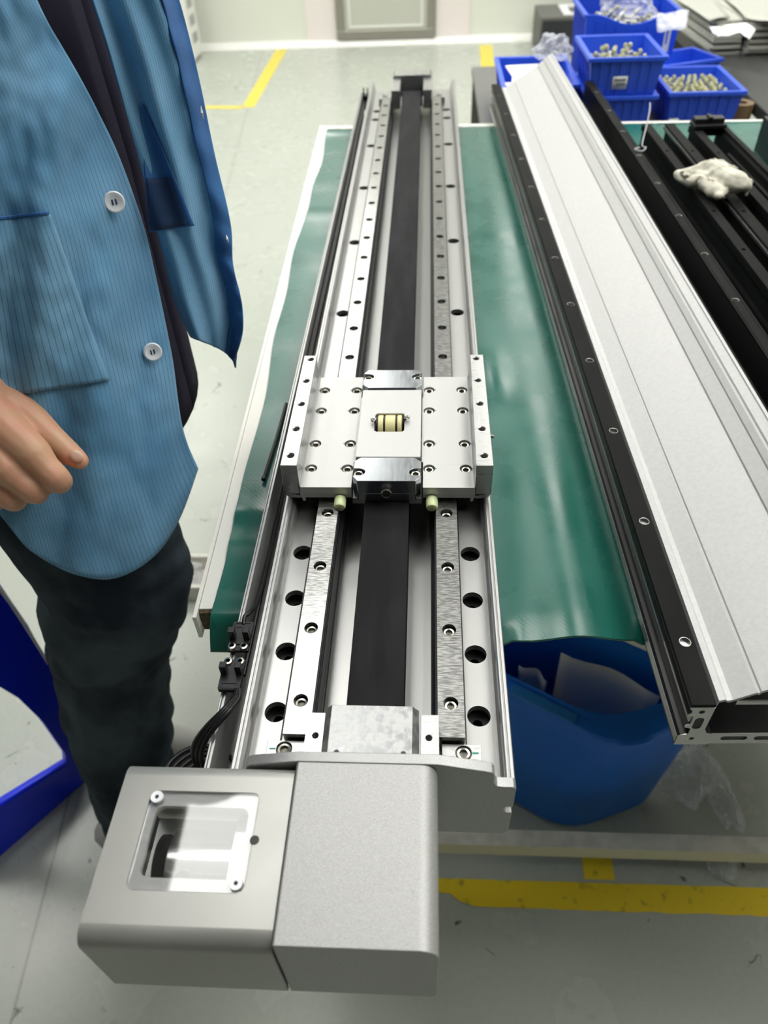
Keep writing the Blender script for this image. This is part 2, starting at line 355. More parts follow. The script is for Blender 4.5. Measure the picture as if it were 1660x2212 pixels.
# framed stainless door
bm = bmesh.new(); d0 = Y1-.045
for a, b in (((-.615, .033), (.08, .085)), ((-.615, .085), (-.555, 2.1)), ((.022, .085), (.08, 2.1)), ((-.615, 2.1), (.08, 2.16))):
    box(bm, (a[0], d0, a[1]), (b[0], Y1, b[1]))
dr = struct('door_1', bm, M['steel_frame'], bev=.004)
simple_box('door_leaf', (-.555, Y1-.03, .085), (.022, Y1, 2.1), M['door_leaf'], dr)
bm = bmesh.new()
for a, b in (((-.525, .10), (-.008, .112)), ((-.525, .112), (-.515, 2.0)), ((-.018, .112), (-.008, 2.0))): box(bm, (a[0], Y1-.036, a[1]), (b[0], Y1-.03, b[1]))
obj('inner_trim', bm, M['skirting'], dr)
# ceiling lamps; the last pair is unseen fill light added for coat and floor
lamps = [(-.43, .97), (.75, 1.15), (-1.9, 1.15), (2.2, 1.15), (-.55, 3.0), (.75, 3.0), (-1.9, 3.0), (2.2, 3.0), (-.55, 4.8), (.75, 4.8), (2.2, 4.8), (-1.9, 4.8), (1.05, .10), (2.6, .10)]
def lampobj(x, y, first=[None]):
    t = thing('ceiling_lamp', 'flat white ceiling lamp panel above the workshop floor, nearest right pair added as fill light', 'ceiling lamp', 'lamp panels in the ceiling', (x, y, ZC))
    if first[0] is None:
        bm = bmesh.new()
        for a, b in (((-.32, -.62), (.32, -.6)), ((-.32, .6), (.32, .62)), ((-.32, -.6), (-.3, .6)), ((.3, -.6), (.32, .6))): box(bm, (a[0], a[1], -.02), (b[0], b[1], 0))
        a = obj('frame', bm, M['skirting'], t); bm = bmesh.new(); box(bm, (-.3, -.6, -.012), (.3, .6, -.001)); b = obj('diffuser', bm, M['lamp'], t); first[0] = (a.data, b.data)
    else:
        for n, d in zip(('frame', 'diffuser'), first[0]):
            o = bpy.data.objects.new(n, d); COL.objects.link(o); o.parent = t
for x, y in lamps: lampobj(x, y)

# ------------------------------------------------------------------ floor tapes
def flat(name, pts, m, z0=.0, z1=.0012):
    bm = bmesh.new(); ext_z(bm, pts, z0, z1); return obj(name, bm, m, sm=False)
jag = [(.045, .193), (.03, .186), (.045, .181), (.052, .172), (.075, .17), (.088, .16), (.11, .153)]
edge = [(.11+i*.02, .153+random.uniform(-.0012, .0012)) for i in range(1, 60)]
top = [(1.3-i*.02, .1925+.0005*random.uniform(-1, 1)+.008*(1.3-i*.02)*.5) for i in range(1, 62)]
tag(flat('floor_tape', jag+edge+top, M['tape']), 'worn yellow tape line on the floor in front of the table beam', 'floor tape')
tag(flat('floor_tape', [(.289, .199), (.337, .199), (.338, .245), (.290, .245)], M['tape'], 0, .0009), 'short yellow tape stub under the table beam, meeting the long yellow line', 'floor tape')
tag(flat('floor_tape', [tuple(PZ(x, y, 0).xy) for x, y in [(523, 232), (549, 232), (621, 107), (597, 107)]], M['tape_far']), 'yellow tape strip slanting to the back wall beside the white housing', 'floor tape')
tag(flat('floor_tape', [tuple(PZ(x, y, 0).xy) for x, y in [(380, 235), (522, 235), (526, 229), (380, 229)]], M['tape_far']), 'thin yellow cross strip on the floor behind the blue smock', 'floor tape')
tag(flat('floor_tape', [tuple(PZ(x, y, 0).xy) for x, y in [(1036, 98), (1064, 97), (1080, 270), (1050, 270)]], M['tape_far']), 'yellow tape strip on the floor left of the blue bins', 'floor tape')

# ------------------------------------------------------------------ workbench
tb = thing('workbench', 'white topped workbench on a cream steel frame under the modules', 'workbench')
bm = bmesh.new(); ext_z(bm, [(-.1555, .1150), (1.12, .155), (1.12, 1.345), (-.1855, 1.385)], .7535, .7755); obj('core_board', bm, M['chip'], tb)
bm = bmesh.new(); ext_z(bm, [(-.156, .1180), (1.12, .158), (1.12, 1.345), (-.186, 1.385)], .7755, .7775); obj('tabletop', bm, M['table'], tb)
bm = bmesh.new(); ext_z(bm, [(-.1595, .108), (-.1562, .108), (-.1862, 1.386), (-.1895, 1.386)], .7515, .7785); obj('edge_band', bm, M['table'], tb)
bm = bmesh.new(); ext_z(bm, [(-.115, .1120), (1.12, .151), (1.12, .1545), (-.115, .1155)], .7515, .7765); obj('front_edge_band', bm, M['table'], tb)
for x in (-.10, 1.06):
    for y in (.235, 1.28): simple_box('leg', (x-.02, y-.02, 0), (x+.02, y+.02, .7535), M['frame'], tb, bev=.002)
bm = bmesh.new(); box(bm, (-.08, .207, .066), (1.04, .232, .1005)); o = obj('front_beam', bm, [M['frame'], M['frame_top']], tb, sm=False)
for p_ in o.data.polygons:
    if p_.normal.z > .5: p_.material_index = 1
simple_box('back_beam', (-.08, 1.268, .066), (1.04, 1.293, .1005), M['frame'], tb, bev=.001)
for x in (-.10, 1.06): simple_box('side_beam', (x-.0125, .256, .066), (x+.0125, 1.26, .1005), M['frame'], tb, bev=.001)
for y in (.235, 1.28): simple_box('apron', (-.08, y-.0125, .71), (1.04, y+.0125, .7535), M['frame'], tb, bev=.001)

# green mat : waved sheet
def mat_h(x, y):
    z = .7785
    f = max(0, 1-(y-.09)/.5)
    # soft ridges between the two modules
    if .09 < x < .205:
        u = (x-.09)/.115
        z += .011*f**1.3*math.sin(PI*u)**2*(.55+.45*math.cos((u-.6)*5))
        z += .0028*math.exp(-((x-.113-.00*y)/.012)**2-((y-.46)/.05)**2)
        z += .003*math.sin(PI*u)**2*math.exp(-((y-.8)/.3)**2)
    if x < -.088:
        u = (-.088-x)/.06
        z += .0018*u*math.exp(-((y-.19)/.012)**2)*1.5+.0022*u*math.exp(-((y-.232)/.012)**2)+.0008*math.sin(y*37)*u+.003*math.exp(-((y-1.33)/.02)**2)*u+.002*math.exp(-((y-.93)/.02)**2)*u
        z -= .030*max(0, (.113-y)/.022)**1.5
    elif y < .115:
        z -= .006*max(0, (.115-y)/.02)**1.5*(1 if x < .1 or x > .2 else .15)
    return z
bm = bmesh.new(); nx, ny = 150, 150; grid = []
for j in range(ny+1):
    v = (j/ny)**1.5; row = []
    for i in range(nx+1):
        u = i/nx
        xl = -.1455-.026*v+.0035*math.sin(v*9)+.002*math.sin(v*31); xr = 1.1
        uu = u**1.7; x = xl+(xr-xl)*uu
        y0 = .0918-.004*math.sin(max(0, min(1, (x-.09)/.12))*PI*1.2)-.0015*math.sin(x*9)
        y = y0+(1.352-.02*uu-y0)*v
        row.append(bm.verts.new((x, y, max(mat_h(x, y), .7785 if y > .13 else .74))))
    grid.append(row)
for j in range(ny):
    for i in range(nx): bm.faces.new((grid[j][i], grid[j][i+1], grid[j+1][i+1], grid[j+1][i]))
o = obj('bench_mat', bm, M['mat'], sm=True, ang=80); so = o.modifiers.new('solid', 'SOLIDIFY'); so.thickness = .002; so.offset = 1
tag(o, 'glossy dark green rubber mat with soft waves covering the bench', 'mat')
ZM = .7806   # top of the mat

# ------------------------------------------------------------------ shared small hardware
def make_screw_mesh(r, h, name='screw', n=20):
    """cap head with hex socket, head top at z=0"""
    bm = bmesh.new()
    hx = r*.60
    lathe(bm, (0, 0, 0), [(hx*1.0, -h*.55), (hx*1.02, -.0002), (r*.86, 0), (r, -r*.14), (r, -h), (0, -h)], n=n)
    lathe(bm, (0, 0, 0), [(0, -h*.6), (hx*1.04, -h*.5)], n=6, mi=1)
    me = bpy.data.meshes.new(name); bmesh.ops.recalc_face_normals(bm, faces=bm.faces); bm.to_mesh(me); bm.free(); smooth(me, 40)
    me.materials.append(M['screw']); me.materials.append(M['screw_in']); return me
SCR = {k: make_screw_mesh(*v) for k, v in {'m5': (.0043, .0045), 'm6': (.0046, .005), 'm8': (.0058, .006), 'm4': (.0034, .004)}.items()}
def screw(kind, p, parent, ax=(0, 0, 1), name='screw', label=None):
    o = bpy.data.objects.new(name, SCR[kind]); COL.objects.link(o); o.parent = parent
    o.location = p; o.rotation_euler = Vector(ax).to_track_quat('Z', 'Y').to_euler()
    if label: o['label'] = label
    return o

# ------------------------------------------------------------------ main linear module
YA, YB = -.052, 1.492
ZB = .7815
lm = thing('linear_module', 'long silver twin rail belt module lying nearest across the green mat', 'linear module')
bm = bmesh.new()
# bottom slab, outer walls, trough, centre channel
ext_y(bm, [(-.0875, ZB), (.0875, ZB), (.0875, ZB+.004), (-.0875, ZB+.004)], YA, YB)
def wall_prof(s):
    pts = [(.0790, ZB+.004), (.0875, ZB+.004), (.0875, .8290), (.0868, .8305), (.0850, .8305), (.0846, .8297), (.0842, .8297), (.0838, .8305), (.0826, .8305), (.0815, .8295), (.0812, .8230), (.0806, .8222), (.0796, .8212), (.0790, .8118)]
    return [(s*a, b) for a, b in pts]
for s in (1, -1): ext_y(bm, wall_prof(s), YA, YB)
for s in (1, -1):
    ext_y(bm, [(s*.0385, ZB+.004), (s*.0415, ZB+.004), (s*.0415, .8118), (s*.0385, .8118), (s*.0385, .806), (s*.0375, .806), (s*.0375, .802), (s*.0385, .802), (s*.0385, .798), (s*.0375, .798), (s*.0375, .794), (s*.0385, .794)], YA, YB)
ext_y(bm, [(-.0385, .789), (.0385, .789), (.0385, .7915), (-.0385, .7915)], YA, YB)
# left cable trough
ext_y(bm, [(-.0875, ZB+.003), (-.0875, ZB+.006), (-.1005, ZB+.006), (-.1005, .8262), (-.1012, .8285), (-.1022, .8285), (-.1026, .827), (-.1032, .827), (-.1036, .8285), (-.1045, .8285), (-.105, .8275), (-.105, ZB+.003)], YA, 1.425)
ext_y(bm, [(-.0875, .806), (-.0895, .806), (-.0895, .809), (-.0875, .809)], YA, 1.425)
obj('base_profile', bm, M['alu'], lm, ang=30)
# ledges with round access holes
hy = [.0018, .0520, .1022, .1508, .5465, .7460, .9480, 1.1470, 1.2970, 1.3500]
for s in (-1, 1):
    a, b = sorted((s*.0415, s*.0790))
    b1 = plate_mesh([(a, YA), (b, YA), (b, YB), (a, YB)], [circ(s*.0690, y, .0079, 28) for y in hy], .8068, .8120)
    obj('hole_ledge', b1, M['alu'], lm, ang=30)
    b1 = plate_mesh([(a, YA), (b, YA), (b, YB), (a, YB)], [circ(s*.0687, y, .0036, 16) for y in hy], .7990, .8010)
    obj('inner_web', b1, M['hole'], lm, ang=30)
# rails with counterbored screws
for s, nm in ((-1, 'left'), (1, 'right')):
    xc = s*.0497; w = .0086
    ys = [0.06*k for k in range(23)]
    bm = plate_mesh([(xc-w, -.0245), (xc+w, -.0245), (xc+w, 1.378), (xc-w, 1.378)], [circ(xc, y, .0050, 22) for y in ys], .8225, .8300)
    ext_y(bm, [(xc-w, .8120), (xc+w, .8120), (xc+w, .8155), (xc+w-.0016, .8175), (xc+w-.0016, .8195), (xc+w, .8225), (xc-w, .8225), (xc-w+.0016, .8195), (xc-w+.0016, .8175), (xc-w, .8155)], -.0245, 1.378)
    rl = obj('guide_rail', bm, M['rail'], lm, ang=30)
    for y in ys: screw('m5', (xc, y, .8278-.0012), rl)
for s in (-1, 1):  # black strips paint belt reflection and shade onto rail sides and channel walls
    bm = bmesh.new(); ext_y(bm, [(s*.0370, .7916), (s*.0384, .7916), (s*.0384, .8119), (s*.0410, .8121), (s*.0410, .8280), (s*.0404, .8280), (s*.0404, .8235), (s*.0398, .8235), (s*.0398, .8180), (s*.0404, .8180), (s*.0404, .8140), (s*.0376, .8125), (s*.0376, .8060), (s*.0370, .8060)], -.0150, 1.36); obj('painted_shade_strip', bm, M['plastic_black'], lm, ang=20)
for a, b in ((-.0632, -.0619), (.0594, .0603)):  # flat dark strips added on the ledge in place of recessed gaps
    bm = bmesh.new(); box(bm, (a, -.0245, .8121), (b, 1.378, .8123)); obj('dark_gap_strip', bm, M['hole'], lm, sm=False)
# belt: upper run with rounded near end hidden in the block
bm = bmesh.new(); box(bm, (-.0190, -.010, .8275), (.0185, 1.415, .8300)); box(bm, (-.0190, -.010, .7950), (.0185, 1.415, .7972))
obj('drive_belt', bm, M['belt'], lm, sm=False)
bm = bmesh.new(); yy = [.03+i*.05 for i in range(29)]
tube(bm, [(-.0968+.0006*math.sin(y*9), y, .8125+.0006*math.sin(y*23)) for y in yy[:7]], .0018, 8)
tube(bm, [(-.0962+.0006*math.sin(y*9), y, .8160+.0008*math.sin(y*17)) for y in yy[6:]], .0034, 10)
obj('trough_cable', bm, M['cable'], lm)
# near pulley block
bm = bmesh.new()
prism(bm, [(-.0298, -.0140), (.0285, -.0140), (.0285, -.0500), (-.0298, -.0500)], lambda u, v, k: (u if k == 0 else u*.90-.0002, v, .812 if k == 0 else .8450))
prism(bm, [(-.0300, .8120), (.0290, .8120), (.0290, .8450), (.0250, .8500), (-.0258, .8500), (-.0300, .8450)], lambda u, v, k: (u, (-.0495, -.0150)[k], v))
pb = obj('pulley_block', bm, M['scratched'], lm, bev=.0004)
for x in (-.020, .020):
    lathe_bm = bmesh.new(); cyl(lathe_bm, (x, -.0472, .8485), (x, -.0472, .85035), .0016, 14); obj('tapped_hole', lathe_bm, M['hole'], pb)
for s in (-1, 1):
    a, b = sorted((s*.0302, s*.0415))
    bm = plate_mesh([(a, -.0500), (b, -.0500), (b, -.0160), (a, -.0160)], [circ(s*.0352, -.0320, .0021, 16)], .8300, .8420)
    box(bm, (a, -.05, .8125), (b, -.016, .8300)); obj('side_block', bm, M['mill'], lm, bev=.0003)
    # corner clamps
    a, b = sorted((s*.0435, s*.0685)); cx = s*.0572
    bm = plate_mesh([(a, -.0495), (b, -.0495), (b, -.0258), (a, -.0258)], [circ(cx, -.0318, .0052, 24)], .8180, .8240)
    box(bm, (a, -.0495, .8122), (b, -.0258, .8180)); cb = obj('rail_stop', bm, M['mill'], lm, bev=.0004)
    screw('m6', (cx, -.0318, .8235), cb)
    bm = bmesh.new(); box(bm, (cx+s*.0055, -.0324, .82402), (cx+s*.0095, -.0312, .82415)); obj('paint_mark', bm, M['green_mark'], cb)
    bm = bmesh.new(); cyl(bm, (s*.0600, -.0262, .8119), (s*.0600, -.0262, .8123), .0030, 16); obj('relief_hole', bm, M['hole'], lm)
# end plate (profiled, blasted)
EP = [(-.0868, .7705), (-.0868, .7985), (-.0830, .7985), (-.0830, .8070), (-.0868, .8070), (-.0868, .8325), (-.0855, .8340), (-.0775, .8340), (-.0755, .8360), (-.0730, .8500), (-.0715, .8530), (-.0690, .8545),
      (-.0411, .8600), (.0402, .8600), (.0690, .8528), (.0722, .8515), (.0735, .8485), (.0738, .8390), (.0755, .8352), (.0790, .8345), (.0855, .8345), (.0872, .8328), (.0872, .8085), (.0835, .8085), (.0820, .8070), (.0820, .8025), (.0835, .8005), (.0872, .8005), (.0872, .7740), (.0840, .7700), (-.0830, .7700)]
bm = bmesh.new(); ext_y(bm, EP, -.0590, -.0522); obj('end_plate', bm, M['blast'], lm, bev=.0007)
# belt housing box
bm = bmesh.new()
prism(bm, [(-.0411, .7815), (-.0411, .8590), (-.0402, .8602)]+[(.0300+.0102*math.sin(math.radians(a)), .8500+.0102*math.cos(math.radians(a))) for a in range(0, 91, 15)]+[(.0402, .7835), (.0385, .7815)], lambda u, v, k: (u, (-.1550, -.0592)[k], v))
obj('belt_housing', bm, M['blast_box'], lm, bev=.0005)
# motor cover: bent sheet with window cut out
ZT = .8575
prof = []
for a in range(0, 91, 9): prof.append((-.1470-.0090*math.sin(math.radians(a)), ZT-.0090+.0090*math.cos(math.radians(a))))
front = [(-.1560, .7860)]
back = []
for a in range(0, 91, 9): back.append((-.0680+.0080*math.sin(math.radians(a)), ZT-.0080+.0080*math.cos(math.radians(a))))
outer = [( -.0600, .7850)] + back[::-1] + prof + front
bm = bmesh.new()
th = .0022; inner = []
for i, (y, z) in enumerate(outer):
    y2 = min(max(y, -.1560+th), -.0600-th); z2 = min(z, ZT-th); inner.append((y2, z2))
# open-top sections front and back of the window as a shell, plus a top plate with the window cut
xa, xb = -.1402, -.0420
def shell(idx):
    n = len(idx)
    O = [[bm.verts.new((x, *outer[i])) for i in idx] for x in (xa, xb)]; I = [[bm.verts.new((x, *inner[i])) for i in idx] for x in (xa, xb)]
    for k in range(n-1):
        bm.faces.new((O[0][k], O[0][k+1], O[1][k+1], O[1][k])); bm.faces.new((I[0][k], I[1][k], I[1][k+1], I[0][k+1]))
        for e in (0, 1): bm.faces.new((O[e][k], O[e][k+1], I[e][k+1], I[e][k]))
    for k in (0, n-1): bm.faces.new((O[0][k], O[1][k], I[1][k], I[0][k]))
nb = 1+len(back)
shell(list(range(0, nb))); shell(list(range(nb, len(outer))))
WX0, WX1, WY0, WY1 = -.1222, -.0598, -.1308, -.0772
merge(bm, plate_mesh([(xa, -.1470), (xb, -.1470), (xb, -.0680), (xa, -.0680)], [rrect(WX0, WY0, WX1, WY1, .0040)], ZT-th, ZT))
mc = obj('motor_cover', bm, M['cover'], lm, ang=50)
bm = bmesh.new(); ext_z(bm, [(WX0+.0003, WY0+.0003), (WX1-.0003, WY0+.0003), (WX1-.0003, WY1-.0003), (WX0+.0003, WY1-.0003)], ZT-.0026, ZT-.0004); obj('window_pane', bm, M['acrylic'], mc)
merge_b = plate_mesh(rrect(WX0-.0002, WY0-.0002, WX1+.0002, WY1+.0002, .0038), [rrect(WX0+.0048, WY0+.0072, WX1-.0048, WY1-.0080, .0050)], ZT-.0060, ZT-.0028); obj('window_seat', merge_b, M['acrylic_edge'], mc)
bm = bmesh.new(); cyl(bm, (-.0587, -.1035, ZT-.001), (-.0587, -.1035, ZT+.0001), .0026, 18); obj('finger_notch', bm, M['hole'], mc)
WS = bmesh.new(); lathe(WS, (0, 0, 0), [(.0012, -.0008), (.0012, .0008), (.0034, .0009), (.0036, .0004), (.0036, -.0006), (0, -.0006)], n=26); lathe(WS, (0, 0, 0), [(0, -.0004), (.0012, -.0004)], n=6, mi=1)
o = obj('window_screw', WS, [M['button'], M['hole']], mc); o.location = (-.1180, -.0815, ZT+.0006)
o2 = o.copy(); COL.objects.link(o2); o2.location = (-.0644, -.1262, ZT+.0006)
# motor inside the cover
bm = bmesh.new(); cyl(bm, (-.112, -.104, .812), (-.075, -.104, .812), .0225, 32); box(bm, (-.075, -.128, .789), (-.0425, -.080, .836)); obj('motor_body', bm, M['mirror'], mc)
bm = bmesh.new(); lathe(bm, (-.1005, -.117, .8315), [(0, .0), (.0058, .0), (.0062, -.003), (.0062, -.012)], ax=(-.2, -.5, .8)); obj('motor_plug', bm, M['plastic_black'], mc)
bm = bmesh.new(); cyl(bm, (-.1230, -.100, .808), (-.1195, -.100, .808), .017, 28); obj('motor_flange', bm, M['plastic_black'], mc)
bm = bmesh.new(); box(bm, (-.1380, -.150, .787), (-.0425, -.064, .7885)); obj('cover_floor', bm, M['alu_in'], mc)
bm = bmesh.new(); box(bm, (-.1300, -.153, .786), (-.0425, -.1515, .836)); obj('inner_plate', bm, M['grey_mid'], mc)

# far pulley block
bm = bmesh.new()
ext_y(bm, [(-.040, .812), (.040, .812), (.040, .846), (.036, .852), (-.036, .852), (-.040, .846)], 1.445, 1.490)
for s in (-1, 1):
    a, b = sorted((s*.023, s*.040)); box(bm, (a, 1.36, .812), (b, 1.445, .846))
obj('far_pulley_block', bm, M['mill'], lm, bev=.001)
for s in (-1, 1):
    a, b = sorted((s*.0415, s*.066)); bm = bmesh.new(); box(bm, (a, 1.385, .8122), (b, 1.415, .825)); o = obj('rail_stop', bm, M['mill'], lm, bev=.0004); screw('m6', (s*.055, 1.400, .829), o)
bm = bmesh.new(); cyl(bm, (-.0215, 1.425, .8135), (.0215, 1.425, .8135), .0148, 28); obj('far_pulley', bm, M['belt'], lm)
bm = bmesh.new(); box(bm, (-.0995, 1.405, .800), (-.0895, 1.425, .826)); box(bm, (-.0995, 1.410, .826), (-.0975, 1.420, .838)); box(bm, (-.0915, 1.410, .826), (-.0895, 1.420, .838)); obj('trough_clip', bm, M['plastic_black'], lm)

# ------------------------------------------------------------------ carriage
cg = thing('carriage', 'bright machined carriage plate riding on the silver twin rails', 'carriage')
CY0, CY1, PZT = .1950, .3590, .8450
bolt_xy = [(s*x, y) for s in (-1, 1) for x in (.0352, .0666) for y in (.2195, .2535, .3030, .3365)]
out = [(-.0745, CY0), (-.0300, CY0), (-.0300, .2280), (-.0286, .2280), (-.0286, .3240), (-.0300, .3240), (-.0300, CY1), (-.0745, CY1)]
for s in (-1, 1):
    pts = [(s*x*-1 if s == 1 else x, y) for x, y in out]
    bm = plate_mesh(pts, [circ(x, y, .0052, 22) for x, y in bolt_xy if x*s > 0], .8375, PZT)
    a, b = sorted((s*.0300, s*.0700)); box(bm, (a, CY0+.0005, .8330), (b, CY1-.0005, .8376))
    ext_y(bm, [(s*.0700, .8290), (s*.0720, .8290), (s*.0745, .8376), (s*.0700, .8376)], CY0+.0005, CY1-.0005)
    # fillet against the flange
    ext_y(bm, [(s*.0722, PZT-.0005), (s*.0745, PZT-.0005), (s*.0745, .8490), (s*.0736, .8466), (s*.0730, .8456)], CY0, CY1)
    o = obj('saddle_plate', bm, M['satin'], cg, bev=.0004)
    for x, y in bolt_xy:
        if x*s > 0: screw('m5', (x, y, .8436), o)
    for x, y in bolt_xy:
        if x*s > 0:
            bm = bmesh.new(); box(bm, (x+s*.0052, y-.0006, PZT+.00002), (x+s*.0064, y+.0006, PZT+.0001)); obj('paint_mark', bm, M['green_mark'], o)
for s in (-1, 1):
    fl = [(s*.0732, CY0), (s*.0870, CY0), (s*.0870, CY1+.002), (s*.0748, CY1+.002)]
    hs = [circ(s*.0801, y, .0033, 18) for y in (.2080, .2440, .2805, .3175, .3545)]
    bm = plate_mesh(fl, hs, .8600, .8690)
    prism(bm, fl, lambda u, v, k: (u, v, (.8376, .8600)[k]))
    ext_y(bm, [(s*.0700, .8340), (s*.0870, .8376), (s*.0850, .8330), (s*.0760, .8316)], CY0+.001, CY1)
    fo = obj('side_flange', bm, M['mill'], cg, bev=.0004)
    for y in (.2080, .2440, .2805, .3175, .3545):
        b2 = bmesh.new(); lathe(b2, (s*.0801, y, 0), [(.0033, .8688), (.0027, .8684), (.0030, .8679), (.0027, .8674), (.0030, .8669), (.0027, .8664), (.0030, .8659), (.0027, .8654), (.0027, .8620)], n=18); obj('threaded_hole', b2, M['holewall'], fo)
bm = bmesh.new(); box(bm, (-.0298, CY0-.0002, .8268), (.0290, CY1, .8330)); obj('under_plate', bm, M['mill'], cg, bev=.0003)
# centre plate with slot
bm = plate_mesh([(-.0278, .2255), (.0278, .2255), (.0278, .3250), (-.0278, .3250)], [rrect(-.0140, .2605, .0130, .2880, .0030)], .8505, .8530)
obj('centre_plate', bm, M['satin'], cg, sm=False)
bm = bmesh.new(); box(bm, (-.0278, .2255, .8332), (-.0150, .3250, .8503)); box(bm, (.0150, .2255, .8332), (.0278, .3250, .8503)); box(bm, (-.0150, .2255, .8332), (.0150, .2590, .8503)); box(bm, (-.0150, .2895, .8332), (.0150, .3250, .8503)); obj('centre_spacer', bm, M['satin'], cg)
bm = bmesh.new(); box(bm, (-.0149, .2591, .8332), (.0149, .2894, .8345)); obj('slot_floor', bm, M['hole'], cg)
rl_ = bmesh.new(); cyl(rl_, (-.0128, .2742, .8470), (.0118, .2742, .8470), .0102, 32); ro = obj('idler_roller', rl_, M['plastic_black'], cg)
for a, b in ((-.0108, -.0062), (-.0043, .0047), (.0066, .0105)):
    bm = bmesh.new(); cyl(bm, (a, .2742, .8470), (b, .2742, .8470), .0112, 36); obj('roller_band', bm, M['roller'], ro, bev=.0004)
for s, dy in ((-1, -.001), (1, .003)):
    bm = bmesh.new(); pts = [(s*.0150+.0022*math.cos(a)*1.0, .2742+dy+.0018*math.sin(a), .8545+.0003*a) for a in [i*.5 for i in range(26)]]
    tube(bm, pts, .00055, 8); tube(bm, [(s*.0120, .2742+dy, .851), (s*.0145, .2742+dy, .8548)], .0007, 8); obj('wire_loop', bm, M['screw'], cg)
# clamp blocks at both ends
def clamp(y0, y1, sgn):
    """y0 : outer end, y1 : inner end"""
    fr = [(-.0232, y1), (.0225, y1), (.0282, y1-sgn*.006), (.0282, y0+sgn*.007), (.0240, y0), (-.0245, y0), (-.0284, y0+sgn*.007), (-.0284, y1-sgn*.006)]
    hx = .0234; hyy = y0+sgn*.0115
    def notch(s):   # U-shaped pocket open to the side
        return [(s*.0284, hyy-.0044), (s*.0238, hyy-.0044)]+[(s*(.0238-.0052*math.sin(math.radians(a))), hyy-.0044*math.cos(math.radians(a))) for a in range(0, 181, 20)]+[(s*.0284, hyy+.0044)]
    # outline with pockets cut in from the sides
    o_ = [(-.0232, y1), (.0225, y1), (.0282, y1-sgn*.0050)]
    nr = notch(1); nl = notch(-1)
    if sgn > 0: nr = nr[::-1]
    else: nl = nl[::-1] if False else nl
    if sgn < 0: pass
    o_ += nr + [(.0282, y0+sgn*.0055), (.0240, y0), (-.0245, y0), (-.0284, y0+sgn*.0055)] + (nl if sgn > 0 else nl[::-1]) + [(-.0284, y1-sgn*.0050)]
    bm = bmesh.new(); ext_z(bm, o_, .8400, .8540)
    ext_z(bm, fr, .8320, .8400)
    co = obj('clamp_block', bm, M['polish'], cg, bev=.0005)
    for s in (-1, 1): screw('m5', (s*.0240, hyy, .8518), co)
    screw('m6', (-.0002, y0-sgn*.0048, .8435), co, ax=(0, -sgn, .15))
clamp(.1930, .2235, 1)
clamp(.3580, .3275, -1)
gn = None
for s in (-1, 1):
    for y, d in ((CY0, -1), (CY1, 1)):
        if gn is None:
            bm = bmesh.new(); lathe(bm, (0, 0, 0), [(0, 0), (.0046, 0), (.0051, .002), (.0051, .0085), (.0044, .0102), (.0013, .0105), (.0011, .009), (0, .009)], n=22); gn = obj('grease_nipple', bm, M['nipple'], cg); o = gn
        else: o = gn.copy(); COL.objects.link(o)
        o.location = (s*.0388-.0012, y, .8325); o.rotation_euler = Vector((0, d, -.15)).to_track_quat('Z', 'Y').to_euler()
bm = bmesh.new(); lathe(bm, (.0871, .2550, .852), [(.0030, 0), (.0030, .0015), (.0016, .0022), (.0016, .0034), (.0022, .0040), (.0010, .0052), (0, .0052)], ax=(1, 0, 0), n=16); obj('side_fitting', bm, M['screw'], cg)
for s in (-1, 1):
    for a, b in ((.203, .268), (.288, .352)):
        bm = bmesh.new(); ext_y(bm, [(s*.0322, .8145), (s*.0405, .8145), (s*.0405, .8308), (s*.0592, .8308), (s*.0592, .8145), (s*.0675, .8145), (s*.0675, .8290), (s*.0660, .8328), (s*.0338, .8328), (s*.0322, .8290)], a, b); obj('slide_block', bm, M['black'], cg, bev=.0004)

# ------------------------------------------------------------------ photo sensors clipped above the trough
def sensor(p, rz, label):
    t = thing('slot_sensor', label, 'sensor', None, p, rz)
    bm = bmesh.new(); ext_z(bm, rrect(-.0075, -.016, .0075, .004, .0015), -.0035, .0)
    box(bm, (-.0075, .004, -.0035), (.0075, .009, -.0008)); obj('body', bm, M['plastic_black'], t, bev=.0003)
    bm = plate_mesh(rrect(-.0060, -.0150, .0060, -.0105, .0006), [rrect(-.0052, -.0142, .0052, -.0113, .0004)], 0, .0004); obj('rim', bm, M['plastic_black'], t)
    for s in (-1, 1):
        bm = bmesh.new(); a, b = sorted((s*.0030, s*.0074)); box(bm, (a, -.0045, -.001), (b, .0005, .0088)); obj('prong', bm, M['plastic_black'], t, bev=.0004)
        bm = bmesh.new(); lathe(bm, (s*.0042, .0062, 0), [(.0014, .0004), (.0016, .0016), (.0028, .0014), (.0029, -.001)], n=18); obj('eyelet', bm, M['screw'], t)
    return t
sensor((-.0990, .0210, .8335), 0, 'nearer black slot sensor above the cable trough, cables leaving it')
sensor((-.0988, .0462, .8335), PI, 'farther black slot sensor above the cable trough beside the mat end')
